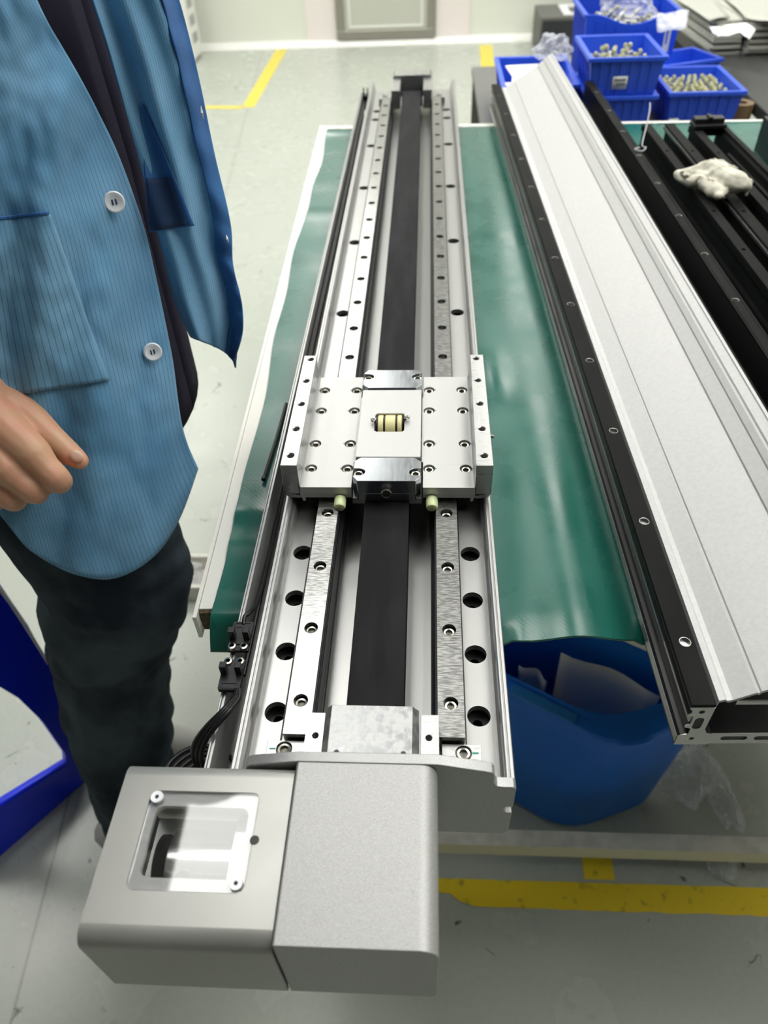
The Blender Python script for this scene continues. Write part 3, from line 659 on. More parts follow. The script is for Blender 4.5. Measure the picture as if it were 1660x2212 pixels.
# sensor cables
pts0 = [(512, 1490, .833), (507, 1508, .834), (482, 1535, .838), (445, 1572, .834), (421, 1606, .822), (419, 1636, .808), (436, 1668, .798)]
cb = thing('sensor_cables', 'loose black cables looping from the slot sensors behind the motor cover', 'cable')
for k in range(3):
    bm = bmesh.new(); P = [PZ(x+k*9*(.25+i/6 if i < 4 else .95), y+k*6*(i/6), z) for i, (x, y, z) in enumerate(pts0)]
    tube(bm, spline(P, 8), .0019, 10); obj('cable', bm, M['cable'], cb)
for k in range(4):
    bm = bmesh.new(); P = [PZ(x+k*10, y+k*8, .79) for x, y in ((470, 1612), (420, 1615), (385, 1632), (362, 1660), (370, 1700), (410, 1720))]
    tube(bm, spline(P, 8), .0019, 10); obj('cable', bm, M['cable'], cb)
bm = bmesh.new(); tube(bm, spline([(-.0985, .060, .8330), (-.0985, .066, .8345), (-.0960, .072, .832), (-.0948, .10, .820), (-.0952, .19, .814)], 6), .0016, 8); obj('cable', bm, M['cable'], cb)
# thin rod on the mat left of the module
bm = bmesh.new(); tube(bm, [PZ(570, 1035, ZM+.0035), PZ(597, 950, ZM+.0035), PZ(619, 872, ZM+.0035)], .0018, 10); lathe(bm, PZ(569, 1038, ZM+.0035), [(0, 0), (.0022, .001), (.0022, .005), (.0018, .006)], ax=(0, 1, 0), n=12)
tag(obj('hex_key', bm, M['cable']), 'thin black rod with ball end lying on the mat left of the carriage', 'hex key')

# ------------------------------------------------------------------ second module : black profile with pale cover
OV = Vector((.2050, .0018, 0)); AV = math.radians(1.685)
m2 = thing('black_module', 'wide black aluminium module holding the pale tilted cover, right of the silver one', 'linear module', None, OV, AV)
L2 = 1.447
def slot_rail(s, u0):
    f = lambda u: u0+s*u
    return [(f(0), ZM), (f(.0225), ZM), (f(.0225), ZM+.0130), (f(.0185), ZM+.0145), (f(.0160), ZM+.0200), (f(.0160), .8272), (f(.0002), .8272), (f(.0002), .8255), (f(.0022), .8238), (f(.0022), .8205), (f(.0005), .8188), (f(.0005), .8175), (f(.0045), .8165), (f(.0045), .8070), (f(.0018), .8055), (f(.0018), .8030), (f(.0062), .8015), (f(.0062), .7945), (f(.0015), .7930), (f(0), .7915)]
for s, u0 in ((1, 0), (-1, .2065)):
    cx = u0+s*.0083
    bm = bmesh.new(); ext_y(bm, slot_rail(s, u0), 0.0004, L2)
    o = obj('side_rail', bm, M['black'], m2, ang=25)
    a, b = sorted((u0+s*.0003, u0+s*.0160))
    vs = [.0500+.1195*k for k in range(12)]
    bm = plate_mesh([(a, 0.0004), (b, 0.0004), (b, L2), (a, L2)], [circ(cx+s*.001, v, .0037, 26) for v in vs], .8272, .8302); obj('rail_top', bm, M['blacktop'], o, bev=.0003)
    for v in vs:
        b2 = bmesh.new(); lathe(b2, (cx+s*.001, v, 0), [(.0041, .8304), (.0037, .8303), (.0036, .8275)], n=26); lathe(b2, (cx+s*.001, v, 0), [(.0036, .8276), (0, .8275)], n=26); obj('bushing', b2, M['holewall'], o)
    # bright end face
    bm = plate_mesh([(u, z) for u, z in slot_rail(s, u0)], [rrect(*sorted((u0+s*.0065, u0+s*.0125))[:1], .8010, sorted((u0+s*.0065, u0+s*.0125))[1], .8150, .0028), circ(u0+s*.0085, .8222, .0020, 16), circ(u0+s*.0100, .7885, .0017, 16)], 0, .0006, Matrix(((1, 0, 0, 0), (0, 0, -1, .0005), (0, 1, 0, 0), (0, 0, 0, 1))))
    obj('end_face', bm, M['mill'], o)
    bm = bmesh.new(); f = lambda u: u0+s*u
    ext_y(bm, [(f(.0048), .8082), (f(.0030), .8088), (f(.0030), .8155), (f(.0048), .8160)], .001, L2); ext_y(bm, [(f(-.0002), .7830), (f(-.0002), .7905), (f(.0012), .7905), (f(.0012), .7830)], .001, L2); obj('bright_edge', bm, M['mill'], o)
bm = bmesh.new(); box(bm, (.0225, .0012, ZM), (.184, L2, ZM+.0125)); obj('base_slab', bm, M['black'], m2)
bm = plate_mesh([(.0225, ZM), (.184, ZM), (.184, ZM+.0130), (.0225, ZM+.0130)], [rrect(.030+k*.0225, ZM+.0045, .030+k*.0225+.018, ZM+.0095, .0024) for k in range(7)], 0, .0006, Matrix(((1, 0, 0, 0), (0, 0, -1, .0011), (0, 1, 0, 0), (0, 0, 0, 1))))
obj('base_end_face', bm, M['mill'], m2)
bm = bmesh.new(); box(bm, (.060, 1.36, ZM+.0126), (.150, 1.44, .842)); obj('end_block', bm, M['black'], m2, bev=.001)
bm = bmesh.new(); box(bm, (.060, .06, ZM+.0126), (.095, .12, .836)); obj('cover_support', bm, M['black'], m2, bev=.001)
# pale cover : folded extrusion, tilted
cv = thing('profile_cover', 'pale silver folded aluminium cover lying tilted inside the black module', 'cover', None, OV, AV)
sec = [(.0178, .8165), (.0190, .8290), (.0225, .8305), (.0245, .8290), (.0275, .8300), (.0405, .8385), (.0414, .8377), (.0424, .8383), (.0430, .8398), (.0640, .8525), (.0852, .8653), (.0856, .8640), (.0866, .8646), (.0870, .8666), (.0955, .8745), (.0958, .8730), (.0972, .8742), (.0975, .8760), (.1010, .8800), (.1016, .8788), (.1032, .8800), (.1040, .8818), (.1088, .8850), (.1092, .8838), (.1106, .8848), (.1112, .8862), (.1130, .8868), (.1150, .8850)]
bm = bmesh.new(); off = [(u+.0006, z-.0022) for u, z in sec][::-1]; ext_y(bm, sec+off, .004, 1.425); cvo = obj('cover_sheet', bm, M['cover_white'], cv, ang=12)
bm = bmesh.new(); nrm = Vector((-.52, 0, .855)); cpt = Vector((.0545, .016, .84705)); cyl(bm, cpt-nrm*.0005, cpt+nrm*.00015, .0026, 18); obj('screw_hole', bm, M['hole'], cvo)
bm = bmesh.new(); box(bm, (.030, .0030, .826), (.058, .0042, .8295)); obj('end_lip', bm, M['mill'], cv)

# ------------------------------------------------------------------ further black profiles on the mat
def black_bar(u, w, y1, label, extra=None, ztop=.8300):
    t = thing('black_profile', label, 'aluminium profile', 'loose black profiles on the mat', (u, .03, 0), math.radians(2.0)); L = y1-.03
    holes = [circ(w/2, v, .0027, 14) for v in (L-.14-.1225*k for k in range(8)) if v > 0.02]
    bm = plate_mesh([(0, 0), (w, 0), (w, L), (0, L)], holes, ztop-.003, ztop)
    ext_y(bm, [(0, ZM), (w, ZM), (w, ztop-.012), (w-.003, ztop-.010), (w-.003, ztop-.006), (w, ztop-.003), (0, ztop-.003), (0, ztop-.010), (.003, ztop-.012), (.003, ZM+.016), (0, ZM+.012)], 0, L)
    obj('web', bm, [M['blacktop']], t, ang=25, bev=.0003)
    bm = bmesh.new(); ext_y(bm, [(-.010, ZM), (0, ZM), (0, ZM+.006), (-.004, ZM+.008), (-.010, ZM+.005)], 0, L); obj('flange', bm, M['black'], t)
    if extra: extra(t, L)
    return t
def gold_edge(t, L):
    bm = bmesh.new(); box(bm, (-.0022, 0, .8225), (-.0002, L, .8262)); obj('bright_edge', bm, M['mill'], t)
black_bar(.4500, .0145, 1.175, 'first loose black profile right of the wide black module, partly under the glove')
black_bar(.4890, .0160, 1.172, 'second loose black profile from the wide module, with a bright side edge', gold_edge)
def channel(t, L):
    bm = bmesh.new(); box(bm, (.0145, 0, ZM), (.050, L, ZM+.004)); obj('channel_floor', bm, M['black'], t)
    bm = bmesh.new(); ext_y(bm, [(.050, ZM), (.066, ZM), (.066, .826), (.062, .830), (.053, .830), (.053, .826), (.050, .822)], 0, L); obj('second_web', bm, M['blacktop'], t, bev=.0003, ang=25)
    bm = bmesh.new(); box(bm, (.0475, .1, .806), (.0498, L-.08, .8085)); obj('bright_edge', bm, M['mill'], t)
    bm = bmesh.new(); box(bm, (.002, L-.022, .818), (.052, L-.002, .846)); box(bm, (.0, L-.03, .832), (.055, L, .838)); box(bm, (.024, L-.026, .8465), (.030, L-.005, .8495)); obj('end_stop', bm, M['plastic_black'], t, bev=.001)
black_bar(.5270, .0145, 1.160, 'black channel profile with an end stop, rightmost long one on the mat', channel)
t = thing('black_profile', 'short black profile at the right frame edge crossed by a white tie', 'aluminium profile', None, (.612, .75, 0), math.radians(-1))
bm = bmesh.new(); ext_y(bm, [(0, ZM), (.08, ZM), (.08, ZM+.01), (.012, ZM+.012), (.012, .836), (0, .836)], 0, .43); obj('web', bm, M['black'], t, bev=.0005)
bm = bmesh.new(); cyl(bm, (.018, .02, .812), (.018, .33, .812), .006, 14); obj('rod', bm, M['mill'], t)
def tie(label, pts, r=.0009):
    bm = bmesh.new(); tube(bm, spline(pts, 6), r, 6); tag(obj('cable_tie', bm, M['tie']), label, 'cable tie')
tie('clear cable tie standing up at the head of the first loose profile', [PZ(1383, 318, .832), PZ(1372, 322, .834), PZ(1388, 326, .832), PZ(1396, 318, .832), PZ(1388, 312, .836), PZ(1398, 270, .85), PZ(1404, 240, .865), PZ(1405, 222, .87)])
tie('thick white tie leaning on the profile at the right frame edge', [(.628, 1.04, .837), (.6325, 1.085, .850), (.637, 1.13, .862)], .0014)

# white glove draped across the loose profiles
def remeshed(name, tubes, vox, m, parent=None, smooth_it=6, extra=None):
    bm = bmesh.new()
    for pts, rr in tubes:
        P = spline(pts, 4); R = []
        n = len(pts)
        for i in range(len(P)):
            t = i/4; a = min(int(t), n-1); b = min(a+1, n-1); R.append(rr[a]*(1-(t-a))+rr[b]*(t-a))
        tube(bm, P, R, 12)
        for q, r_ in ((P[0], R[0]), (P[-1], R[-1])): bmesh.ops.create_icosphere(bm, subdivisions=2, radius=r_*.99, matrix=Matrix.Translation(q))
    if extra: extra(bm)
    me = bpy.data.meshes.new(name); bm.to_mesh(me); bm.free(); t = bpy.data.objects.new('t', me); COL.objects.link(t)
    md = t.modifiers.new('r', 'REMESH'); md.mode = 'VOXEL'; md.voxel_size = vox
    s_ = t.modifiers.new('s', 'SMOOTH'); s_.factor = .5; s_.iterations = smooth_it
    dg = bpy.context.evaluated_depsgraph_get(); me2 = bpy.data.meshes.new_from_object(t.evaluated_get(dg)); bpy.data.objects.remove(t)
    me2.name = name; me2.shade_smooth()
    if m is None: return me2
    return new_obj(name, me2, m, parent)
gz = .845
G = lambda x, y, z=gz: PZ(x, y, z)
gl = remeshed('cotton_glove', [
    ([G(1470, 376), G(1500, 373, .848), G(1535, 368, .852), G(1570, 385, .853), G(1600, 398, .85), G(1612, 402, .848)], [.007, .010, .014, .016, .013, .009]),
    ([G(1535, 368), G(1545, 356, .852), G(1575, 368, .852), G(1583, 372)], [.010, .009, .008, .006]),
    ([G(1465, 378), G(1483, 389, .843), G(1512, 394, .843), G(1537, 405, .843), G(1556, 418, .842)], [.007, .0085, .010, .011, .009]),
    ([G(1490, 378, .846), G(1540, 388, .846), G(1570, 396, .846)], [.008, .011, .010]),
    ([G(1553, 424, .842), G(1572, 408, .842), G(1560, 400, .846)], [.006, .006, .006]),
    ([G(1612, 402, .846), G(1614, 395, .846), G(1612, 420, .836)], [.008, .008, .004]),
], .0016, M['glove'], smooth_it=5)
for v in gl.data.vertices: v.co += v.normal*(.0035*noise.noise(v.co*70)-.004*abs(noise.noise(v.co*38+Vector((3, 1, 2)))))
tag(gl, 'soiled white cotton glove draped across the loose black profiles', 'glove')

# ------------------------------------------------------------------ blue bins behind the bench
tr = thing('low_trolley', 'low dark shelf trolley under the blue bins behind the bench', 'trolley')
simple_box('shelf', (.15, 1.40, .715), (.72, 2.02, .730), M['grey_mid'], tr)
for x in (.165, .705):
    for y in (1.415, 2.005): simple_box('leg', (x-.012, y-.012, 0), (x+.012, y+.012, .715), M['grey_mid'], tr)
def bin_(x0, y0, w, d, z, h, label, rz=0, dip=0, labels=(), ribs=6):
    t = thing('storage_bin', label, 'storage bin', 'blue plastic bins behind the bench', (x0, y0, z), rz)
    wall = .003; tp = .010  # taper
    bm = bmesh.new()
    def ring(zz, inset, k=0): return [(inset, inset, zz), (w-inset, inset, zz), (w-inset, d-inset, zz), (inset, d-inset, zz)]
    N = 14
    def side(a, b, ia, ib, dipf):
        pass
    o0 = ring(0, tp); o1 = ring(h, 0); i1 = ring(h, wall*1.6); i0 = ring(wall, tp+wall)
    V = {}
    def edge(pa, pb, n, dp=0):
        out = []
        for i in range(n+1):
            q = Vector(pa).lerp(Vector(pb), i/n); q.z -= dp*math.sin(PI*min(1, max(0, (i/n-.1)/.8)))**1.5; out.append(q)
        return out
    for k in range(4):
        j = (k+1) % 4; dp = dip if k == 0 else 0
        A = edge(o0[k], o0[j], N); B = edge(o1[k], o1[j], N, dp); C = edge(i1[k], i1[j], N, dp); D = edge(i0[k], i0[j], N)
        R = [[bm.verts.new(q) for q in r_] for r_ in (A, B, C, D)]
        for r1, r2 in zip(R, R[1:]):
            for i in range(N): bm.faces.new((r1[i], r1[i+1], r2[i+1], r2[i]))
    bm.faces.new([bm.verts.new(p) for p in o0]); bm.faces.new([bm.verts.new(p) for p in i0])
    bmesh.ops.remove_doubles(bm, verts=bm.verts, dist=1e-5); obj('tub', bm, M['bin'], t, ang=30)
    bm = bmesh.new(); rw = .0045
    for k in range(4):
        if dip and k == 0: continue
        a = Vector(o1[k]); b = Vector(o1[(k+1) % 4]); lo = Vector((min(a.x, b.x)-rw, min(a.y, b.y)-rw, h-.007)); hi = Vector((max(a.x, b.x)+rw*(1 if k in (0, 2) else 0)+(.0), max(a.y, b.y)+rw*(1 if k in (1, 3) else 0), h+.0008))
        if k == 0: lo, hi = Vector((-rw, -rw, h-.007)), Vector((w+rw, .0005, h+.0008))
        if k == 1: lo, hi = Vector((w-.0005, .0006, h-.007)), Vector((w+rw, d-.0006, h+.0008))
        if k == 2: lo, hi = Vector((-rw, d-.0005, h-.007)), Vector((w+rw, d+rw, h+.0008))
        if k == 3: lo, hi = Vector((-rw, .0006, h-.007)), Vector((.0005, d-.0006, h+.0008))
        box(bm, lo, hi)
    obj('rim', bm, M['bin'], t, bev=.001)
    # ribs on the front and the left and right sides
    for i in range(ribs):
        u = (i+.5)/ribs; x = tp+.004+(w-2*tp-.008)*u
        bm = bmesh.new(); prism(bm, [(x-.0018, 0), (x+.0018, 0), (x+.0018+(u-.5)*.0*tp, 1), (x-.0018, 1)], lambda a, b, k: (a, tp*(1-b)-(.0022 if k == 0 else -.001), b*(h-.008-dip*.9*math.sin(PI*u)))); obj('rib', bm, M['bin'], t)
        y = tp+(d-2*tp)*u
        for s in (0, 1):
            bm = bmesh.new(); xs = (lambda b: tp*(1-b)) if s == 0 else (lambda b: w-tp*(1-b)); sg = -1 if s == 0 else 1
            prism(bm, [(y-.0018, 0), (y+.0018, 0), (y+.0018, 1), (y-.0018, 1)], lambda a, b, k: (xs(b)+sg*(.0022 if k else -.001), a, b*(h-.008))); obj('rib', bm, M['bin'], t)
    for (lx, lz, lw, lh) in labels:
        bm = bmesh.new(); yy_ = lambda zz: tp*(1-zz/h)-.0030
        v = [bm.verts.new((x, yy_(z_), z_)) for x, z_ in ((lx, lz), (lx+lw, lz), (lx+lw, lz+lh), (lx, lz+lh))]; bm.faces.new(v)
        lb = obj('paper_label', bm, M['label'], t); so = lb.modifiers.new('s', 'SOLIDIFY'); so.thickness = .0004
        bm = bmesh.new(); rnd = random.Random(int(lx*1e4))
        for r_ in range(2):
            x = lx+.12*lw+r_*.2*lw
            while x < lx+.86*lw:
                g = rnd.uniform(.03, .09)*lw; zz = lz+lh*(.62-.34*r_); box(bm, (x, yy_(zz)-.0007, zz), (x+g, yy_(zz)-.0002, zz+lh*.2)); x += g+.02*lw
        obj('label_print', bm, M['ink'], lb)
    return t
bin_(.362, 1.452, .140, .185, .7305, .070, 'plain blue bin at the bottom of the middle stack, paper label low on it', labels=[(.012, .006, .036, .022)])
bU = bin_(.357, 1.448, .148, .190, .8015, .070, 'blue bin of yellow tipped fittings on top of the middle stack', labels=[(.050, .012, .030, .024)])
bR = bin_(.530, 1.452, .148, .195, .7305, .074, 'blue bin full of upright fittings, right end of the front row', labels=[(.008, .004, .020, .020)])
bB = bin_(.400, 1.800, .220, .200, .7305, .150, 'tall blue bin with a dipped front at the back, plastic bag in it', dip=.022, ribs=8)
bm = bmesh.new(); box(bm, (.188, .0016, .07), (.202, .0026, .115)); o = obj('paper_label', bm, M['label'], bB)
bL = bin_(.190, 1.478, .155, .235, .7305, .088, 'blue bin with white papers at the left end of the group')
bS = bin_(.5685, 1.677, .150, .112, .7305, .070, 'blue bin standing askew behind the bin of upright fittings', rz=math.radians(20.5))
# papers in the left bin
for k, (x, y, rz_) in enumerate(((.205, 1.52, .1), (.215, 1.56, -.08), (.22, 1.60, .18))):
    bm = bmesh.new(); box(bm, (0, 0, 0), (.105, .07, .0022)); o = obj('paper_sheet', bm, M['paper']); o.location = (x, y, .795+.004*k); o.rotation_euler = (.05*k, .02, rz_)
    tag(o, ('lowest', 'middle', 'topmost')[k]+' white paper pad lying in the left blue bin', 'paper')
# fittings
fit_me = []
for v in range(2):
    bm = bmesh.new(); lathe(bm, (0, 0, 0), [(0, 0), (.0042, 0), (.0042, .018), (.0055, .019), (.0055, .026), (.0034, .027), (.0034, .034)], n=12, mi=0); lathe(bm, (0, 0, 0), [(.0034, .034), (.0042, .035), (.0042, .040), (.0030, .042), (0, .042)], n=12, mi=1)
    me = bpy.data.meshes.new('fitting'); bmesh.ops.recalc_face_normals(bm, faces=bm.faces); bm.to_mesh(me); bm.free(); smooth(me, 35); me.materials.append(M['metal_part']); me.materials.append(M['yellow_tip']); fit_me.append(me)
rnd = random.Random(3)
def fit(p, rot, label, group):
    o = bpy.data.objects.new('pipe_fitting', fit_me[0]); COL.objects.link(o); o.location = p; o.rotation_euler = rot; tag(o, label, 'fitting', group)
for j in range(9):
    for i in range(8):
        fit((.548+i*.0155+rnd.uniform(-.002, .002), 1.474+j*.0185+rnd.uniform(-.002, .002), .7345+.018), (rnd.uniform(-.12, .12), rnd.uniform(-.12, .12), 0), 'small metal fitting with pale tip standing in the right front blue bin', 'fittings standing in the right bin')
for j in range(9):
    for i in range(6):
        if (i*3+j) % 7 == 0: continue
        fit((.378+i*.019+rnd.uniform(-.003, .003), 1.470+j*.0165+rnd.uniform(-.003, .003), .8060+.006+.012*((i+j) % 2)), (rnd.uniform(-.35, .35), rnd.uniform(-.35, .35)+(.3 if i < 3 else -.2), 0), 'small metal fitting with yellow tip in the upper middle blue bin', 'fittings in the upper middle bin')
# plastic bags
def crumple(name, c, size, seed, label, cat='plastic bag', m=None, flat_z=None, sub=4, amp=.5):
    bm = bmesh.new(); bmesh.ops.create_icosphere(bm, subdivisions=sub, radius=1)
    for v in bm.verts:
        p_ = v.co.copy(); n1 = noise.noise(p_*1.6+Vector((seed, 0, 0))); n2 = abs(noise.noise(p_*4+Vector((0, seed, 0)))); n3 = abs(noise.noise(p_*9+Vector((0, 0, seed))))
        v.co = p_*(1+amp*n1-amp*.7*n2-amp*.3*n3)
        v.co = Vector((v.co.x*size[0], v.co.y*size[1], v.co.z*size[2]))+Vector(c)
        if flat_z is not None and v.co.z < flat_z: v.co.z = flat_z+.0005
    o = obj(name, bm, m or M['film'], ang=50); tag(o, label, cat); return o
crumple('plastic_bag', (.505, 1.90, .885), (.080, .070, .042), 3, 'clear crumpled plastic bag of small parts in the tall back bin', flat_z=.84)
crumple('plastic_bag', (.470, 1.93, .965), (.055, .06, .05), 8, 'clear plastic bag rising highest above the tall back bin', flat_z=.92)
bm = bmesh.new(); vs = [bm.verts.new(PZ(x, y, z)) for x, y, z in ((1418, 30, .905), (1490, 20, .915), (1483, 62, .90), (1420, 68, .885))]; bm.faces.new(vs); bmesh.ops.subdivide_edges(bm, edges=bm.edges, cuts=8, use_grid_fill=True)
for v in bm.verts: v.co.z += .006*noise.noise(v.co*60)
o = obj('plastic_bag', bm, M['film']); so = o.modifiers.new('s', 'SOLIDIFY'); so.thickness = .0008; tag(o, 'flat clear plastic bag corner sticking out over the tall back bin', 'plastic bag')
for k in range(26):
    x, y = rnd.uniform(.45, .57), rnd.uniform(1.83, 1.93)
    fit((x, y, .845+rnd.uniform(0, .02)), (rnd.uniform(.6, 2.2), rnd.uniform(-1, 1), rnd.uniform(0, 6)), 'small metal fitting lying in the bag of the tall back bin', 'fittings in the back bin')
crumple('plastic_bag', (.312, 1.670, .842), (.040, .035, .030), 5, 'clear plastic bag sticking up from the left bin behind the cover', flat_z=.825)
crumple('plastic_bag', (.476, .375, .045), (.050, .060, .045), 11, 'crumpled white plastic bag on the floor behind the table beam', flat_z=.0015)
crumple('plastic_bag', (.505, .235, .020), (.024, .038, .018), 14, 'thin tail of plastic film on the floor beneath the table beam', flat_z=.0015)
crumple('plastic_bag', (.540, .325, .018), (.022, .055, .018), 16, 'long scrap of clear film on the floor right of the crumpled bag', flat_z=.0015)

# dark side table with raw bars
st = thing('side_table', 'dark grey topped side table behind the bins on the right', 'table')
simple_box('tabletop', (.735, 1.42, .735), (1.9, 3.6, .762), M['grey_top'], st, bev=.004)
for x in (.78, 1.85):
    for y in (1.47, 3.55): simple_box('leg', (x-.02, y-.02, 0), (x+.02, y+.02, .735), M['grey_mid'], st)
bar_me = None; ORD = ['lowest', 'second', 'third', 'fourth', 'fifth', 'sixth', 'seventh', 'eighth', 'ninth', 'topmost']
for cidx in range(5):
    for k in range(10):
        if bar_me is None:
            bm = bmesh.new(); ext_y(bm, [(.001, 0), (.069, 0), (.070, .002), (.0685, .0035), (.070, .005), (.069, .0064), (.048, .0064), (.047, .0058), (.023, .0058), (.022, .0064), (.001, .0064), (0, .005), (.0015, .0035), (0, .002)], 0, .75); o = obj('raw_bar', bm, M['strip'], ang=25); bar_me = o.data
        else: o = bpy.data.objects.new('raw_bar', bar_me); COL.objects.link(o)
        o.location = (.745+cidx*.079+rnd.uniform(-.0035, .0035), 1.93-.02*cidx+rnd.uniform(-.012, .012), .7625+k*.0072); o.rotation_euler = (0, 0, math.radians(3+rnd.uniform(-.1, .1)))
        tag(o, ORD[k]+' raw grey bar in the '+['leftmost', 'second', 'third', 'fourth', 'fifth'][cidx]+' stack on the dark side table', 'metal bar', 'raw bars stacked on the side table')
def cloth_sheet(name, pts, z, m, label, cat, amp=.008):
    bm = bmesh.new(); vs = [bm.verts.new(PZ(x, y, z)) for x, y in pts]; bm.faces.new(vs); bmesh.ops.triangulate(bm, faces=bm.faces); bmesh.ops.subdivide_edges(bm, edges=bm.edges, cuts=5, use_grid_fill=True)
    for v in bm.verts: v.co.z += amp*(.6+noise.noise(v.co*25))
    o = obj(name, bm, m); so = o.modifiers.new('s', 'SOLIDIFY'); so.thickness = .0012; return tag(o, label, cat)
cloth_sheet('tissue_sheet', [(1530, 62), (1550, 84), (1600, 76), (1618, 92), (1632, 68), (1600, 56), (1560, 64)], .842, M['paper'], 'crumpled white tissue on top of the raw bar stacks', 'tissue')
for k, (pp, lab) in enumerate((([(1448, -10), (1532, 46), (1578, 38), (1530, -12)], 'left grey wrapping sheet over the raw bars'), ([(1560, -10), (1612, 42), (1690, 52), (1700, 20), (1640, -15)], 'right grey wrapping sheet over the raw bars'))):
    cloth_sheet('wrapping_sheet', pp, .838, M['strip'], lab, 'wrapping sheet', .004)
bm = bmesh.new(); lathe(bm, (.708, 1.535, .7305), [(.012, 0), (.026, 0), (.026, .030), (.012, .030), (.012, 0)], n=28); tag(obj('tape_roll', bm, M['card']), 'brown tape roll between the right bin and the dark side table', 'tape roll')
bm = bmesh.new(); box(bm, (.690, 1.60, .7305), (.722, 1.66, .766)); tag(obj('paper_packet', bm, M['paper'], bev=.002), 'small white paper packet beside the brown tape roll', 'packet')

# far cabinet with a paper tray
cb2 = thing('low_cabinet', 'low dark grey cabinet against the back wall behind the bins', 'cabinet')
bm = bmesh.new(); box(bm, (.752, 5.40, 0), (2.6, 5.80, .215)); obj('body', bm, M['grey_mid'], cb2, bev=.006)
simple_box('front_panel', (.765, 5.388, .02), (2.59, 5.40, .195), M['grey_side'], cb2)
bm = bmesh.new()
for a, b in (((.90, 5.43), (1.24, 5.48)), ((.90, 5.68), (1.24, 5.74)), ((.90, 5.48), (.95, 5.68)), ((1.19, 5.48), (1.24, 5.68))): box(bm, (a[0], a[1], .2152), (b[0], b[1], .223))
tag(obj('picture_frame', bm, M['paper'], bev=.002), 'white rectangular frame lying on the low dark cabinet', 'frame')
# white housing at left
wc = thing('white_housing', 'tall white machine housing with vent slots beside the blue smock', 'machine housing')
simple_box('body', (-2.1, 5.46, 0.012), (-1.56, 5.72, 1.3), M['white_cab'], wc, bev=.01)
bm = bmesh.new()
for i in range(3):
    for j in range(4): box(bm, (-1.5602, 5.53+j*.035, .10+i*.10), (-1.5588, 5.545+j*.035, .16+i*.10))
o = obj('vent_slots', bm, M['ink'], wc); o['kind'] = 'stuff'
simple_box('plinth', (-2.08, 5.48, 0), (-1.58, 5.70, .012), M['grey_mid'], wc)
# boxes on the floor behind the person
t = thing('floor_carton', 'open pale carton on the floor behind the trousers', 'carton')
bm = bmesh.new(); box(bm, (-.66, .76, 0), (-.43, .770, .045)); box(bm, (-.66, .77, 0), (-.65, .85, .045)); box(bm, (-.44, .77, 0), (-.43, .85, .045)); box(bm, (-.66, .85, 0), (-.43, .86, .045)); box(bm, (-.65, .77, 0), (-.44, .85, .005)); obj('walls', bm, M['frame_top'], t, bev=.002)
bm = bmesh.new(); box(bm, (-.545, .757, .008), (-.50, .7598, .036)); obj('dark_print', bm, M['grey_mid'], t)
crumple('plastic_bag', (-.54, .81, .034), (.085, .036, .030), 21, 'cloudy plastic bag heaped in the pale floor carton', flat_z=.0065)

# ------------------------------------------------------------------ blue tub under the bench
tub = thing('blue_tub', 'big blue plastic tub with a thick rolled rim on the floor under the bench', 'tub')
Hh = .32; TC = Vector((.292, .277)); ta, tb_ = math.radians(20.8), math.radians(150)   # near corner and its two rim directions
def tub_ring(z, g, n=9):
    """rounded ring, near corner at TC; g grows outward"""
    d1 = Vector((math.cos(ta), math.sin(ta))); d2 = Vector((math.cos(tb_), math.sin(tb_)))
    cs = [TC-(d1+d2).normalized()*.010, TC+d1*.19, TC+d1*.19+d2*.32, TC+d2*.32]; c0 = sum(cs, Vector((0, 0)))/4
    cs = [c+(c-c0).normalized()*g*1.25 for c in cs]; out = []; R_ = .055
    for k in range(4):
        p = cs[k]; a = (cs[k-1]-p).normalized(); b = (cs[(k+1) % 4]-p).normalized()
        A, B = p+a*R_, p+b*R_
        for i in range(n+1):
            t_ = i/n; q = A*(1-t_)**2+p*2*t_*(1-t_)+B*t_*t_; q = q+Vector((-.016, -.012))*(1-z/Hh); out.append(Vector((q.x, q.y, z)))
    return out
def skin_rings(rings, m, name, parent, cap0=False, off=0):
    bm = bmesh.new(); R = [[bm.verts.new(p) for p in r_] for r_ in rings]; n = len(R[0])
    for A, B in zip(R, R[1:]):
        for i in range(n): bm.faces.new((A[i], A[(i+1) % n], B[(i+1) % n], B[i]))
    if cap0: bm.faces.new(R[0])
    return obj(name, bm, m, parent, ang=50)
skin_rings([tub_ring(.001, -.020), tub_ring(.010, -.012), tub_ring(Hh-.030, .004), tub_ring(Hh-.030, .014), tub_ring(Hh-.006, .018), tub_ring(Hh, .013), tub_ring(Hh-.002, -.012), tub_ring(Hh+.003, -.017), tub_ring(Hh+.003, -.021), tub_ring(Hh-.012, -.025), tub_ring(.016, -.036)], M['bucket'], 'tub_wall', tub, True)
skin_rings([tub_ring(.016, -.036), [Vector((TC.x+.03, TC.y+.18, .016))]*len(tub_ring(0, 0))], M['bucket'], 'tub_floor', tub)
M['rim_blue'] = mat('lighter blue rim insert', (.02, .20, .62), .35)
for k, dd in enumerate((.10, .235)):
    d2 = Vector((math.cos(tb_), math.sin(tb_), 0)); n2 = Vector((d2.y, -d2.x, 0))
    c = Vector((TC.x, TC.y, Hh+.0004))+d2*dd; mm = Matrix(((d2.x, n2.x, 0, c.x), (d2.y, n2.y, 0, c.y), (0, 0, 1, c.z), (0, 0, 0, 1)))
    sgn = 1 if n2.dot(Vector((-.5, -1, 0))) > 0 else -1
    bm = bmesh.new(); ext_z(bm, rrect(-.050, min(0, sgn*.016), .050, max(0, sgn*.016), .005), -.0035, .0006)
    for v in bm.verts: v.co = mm @ v.co
    obj('rim_panel', bm, M['rim_blue'], tub, bev=.0005)
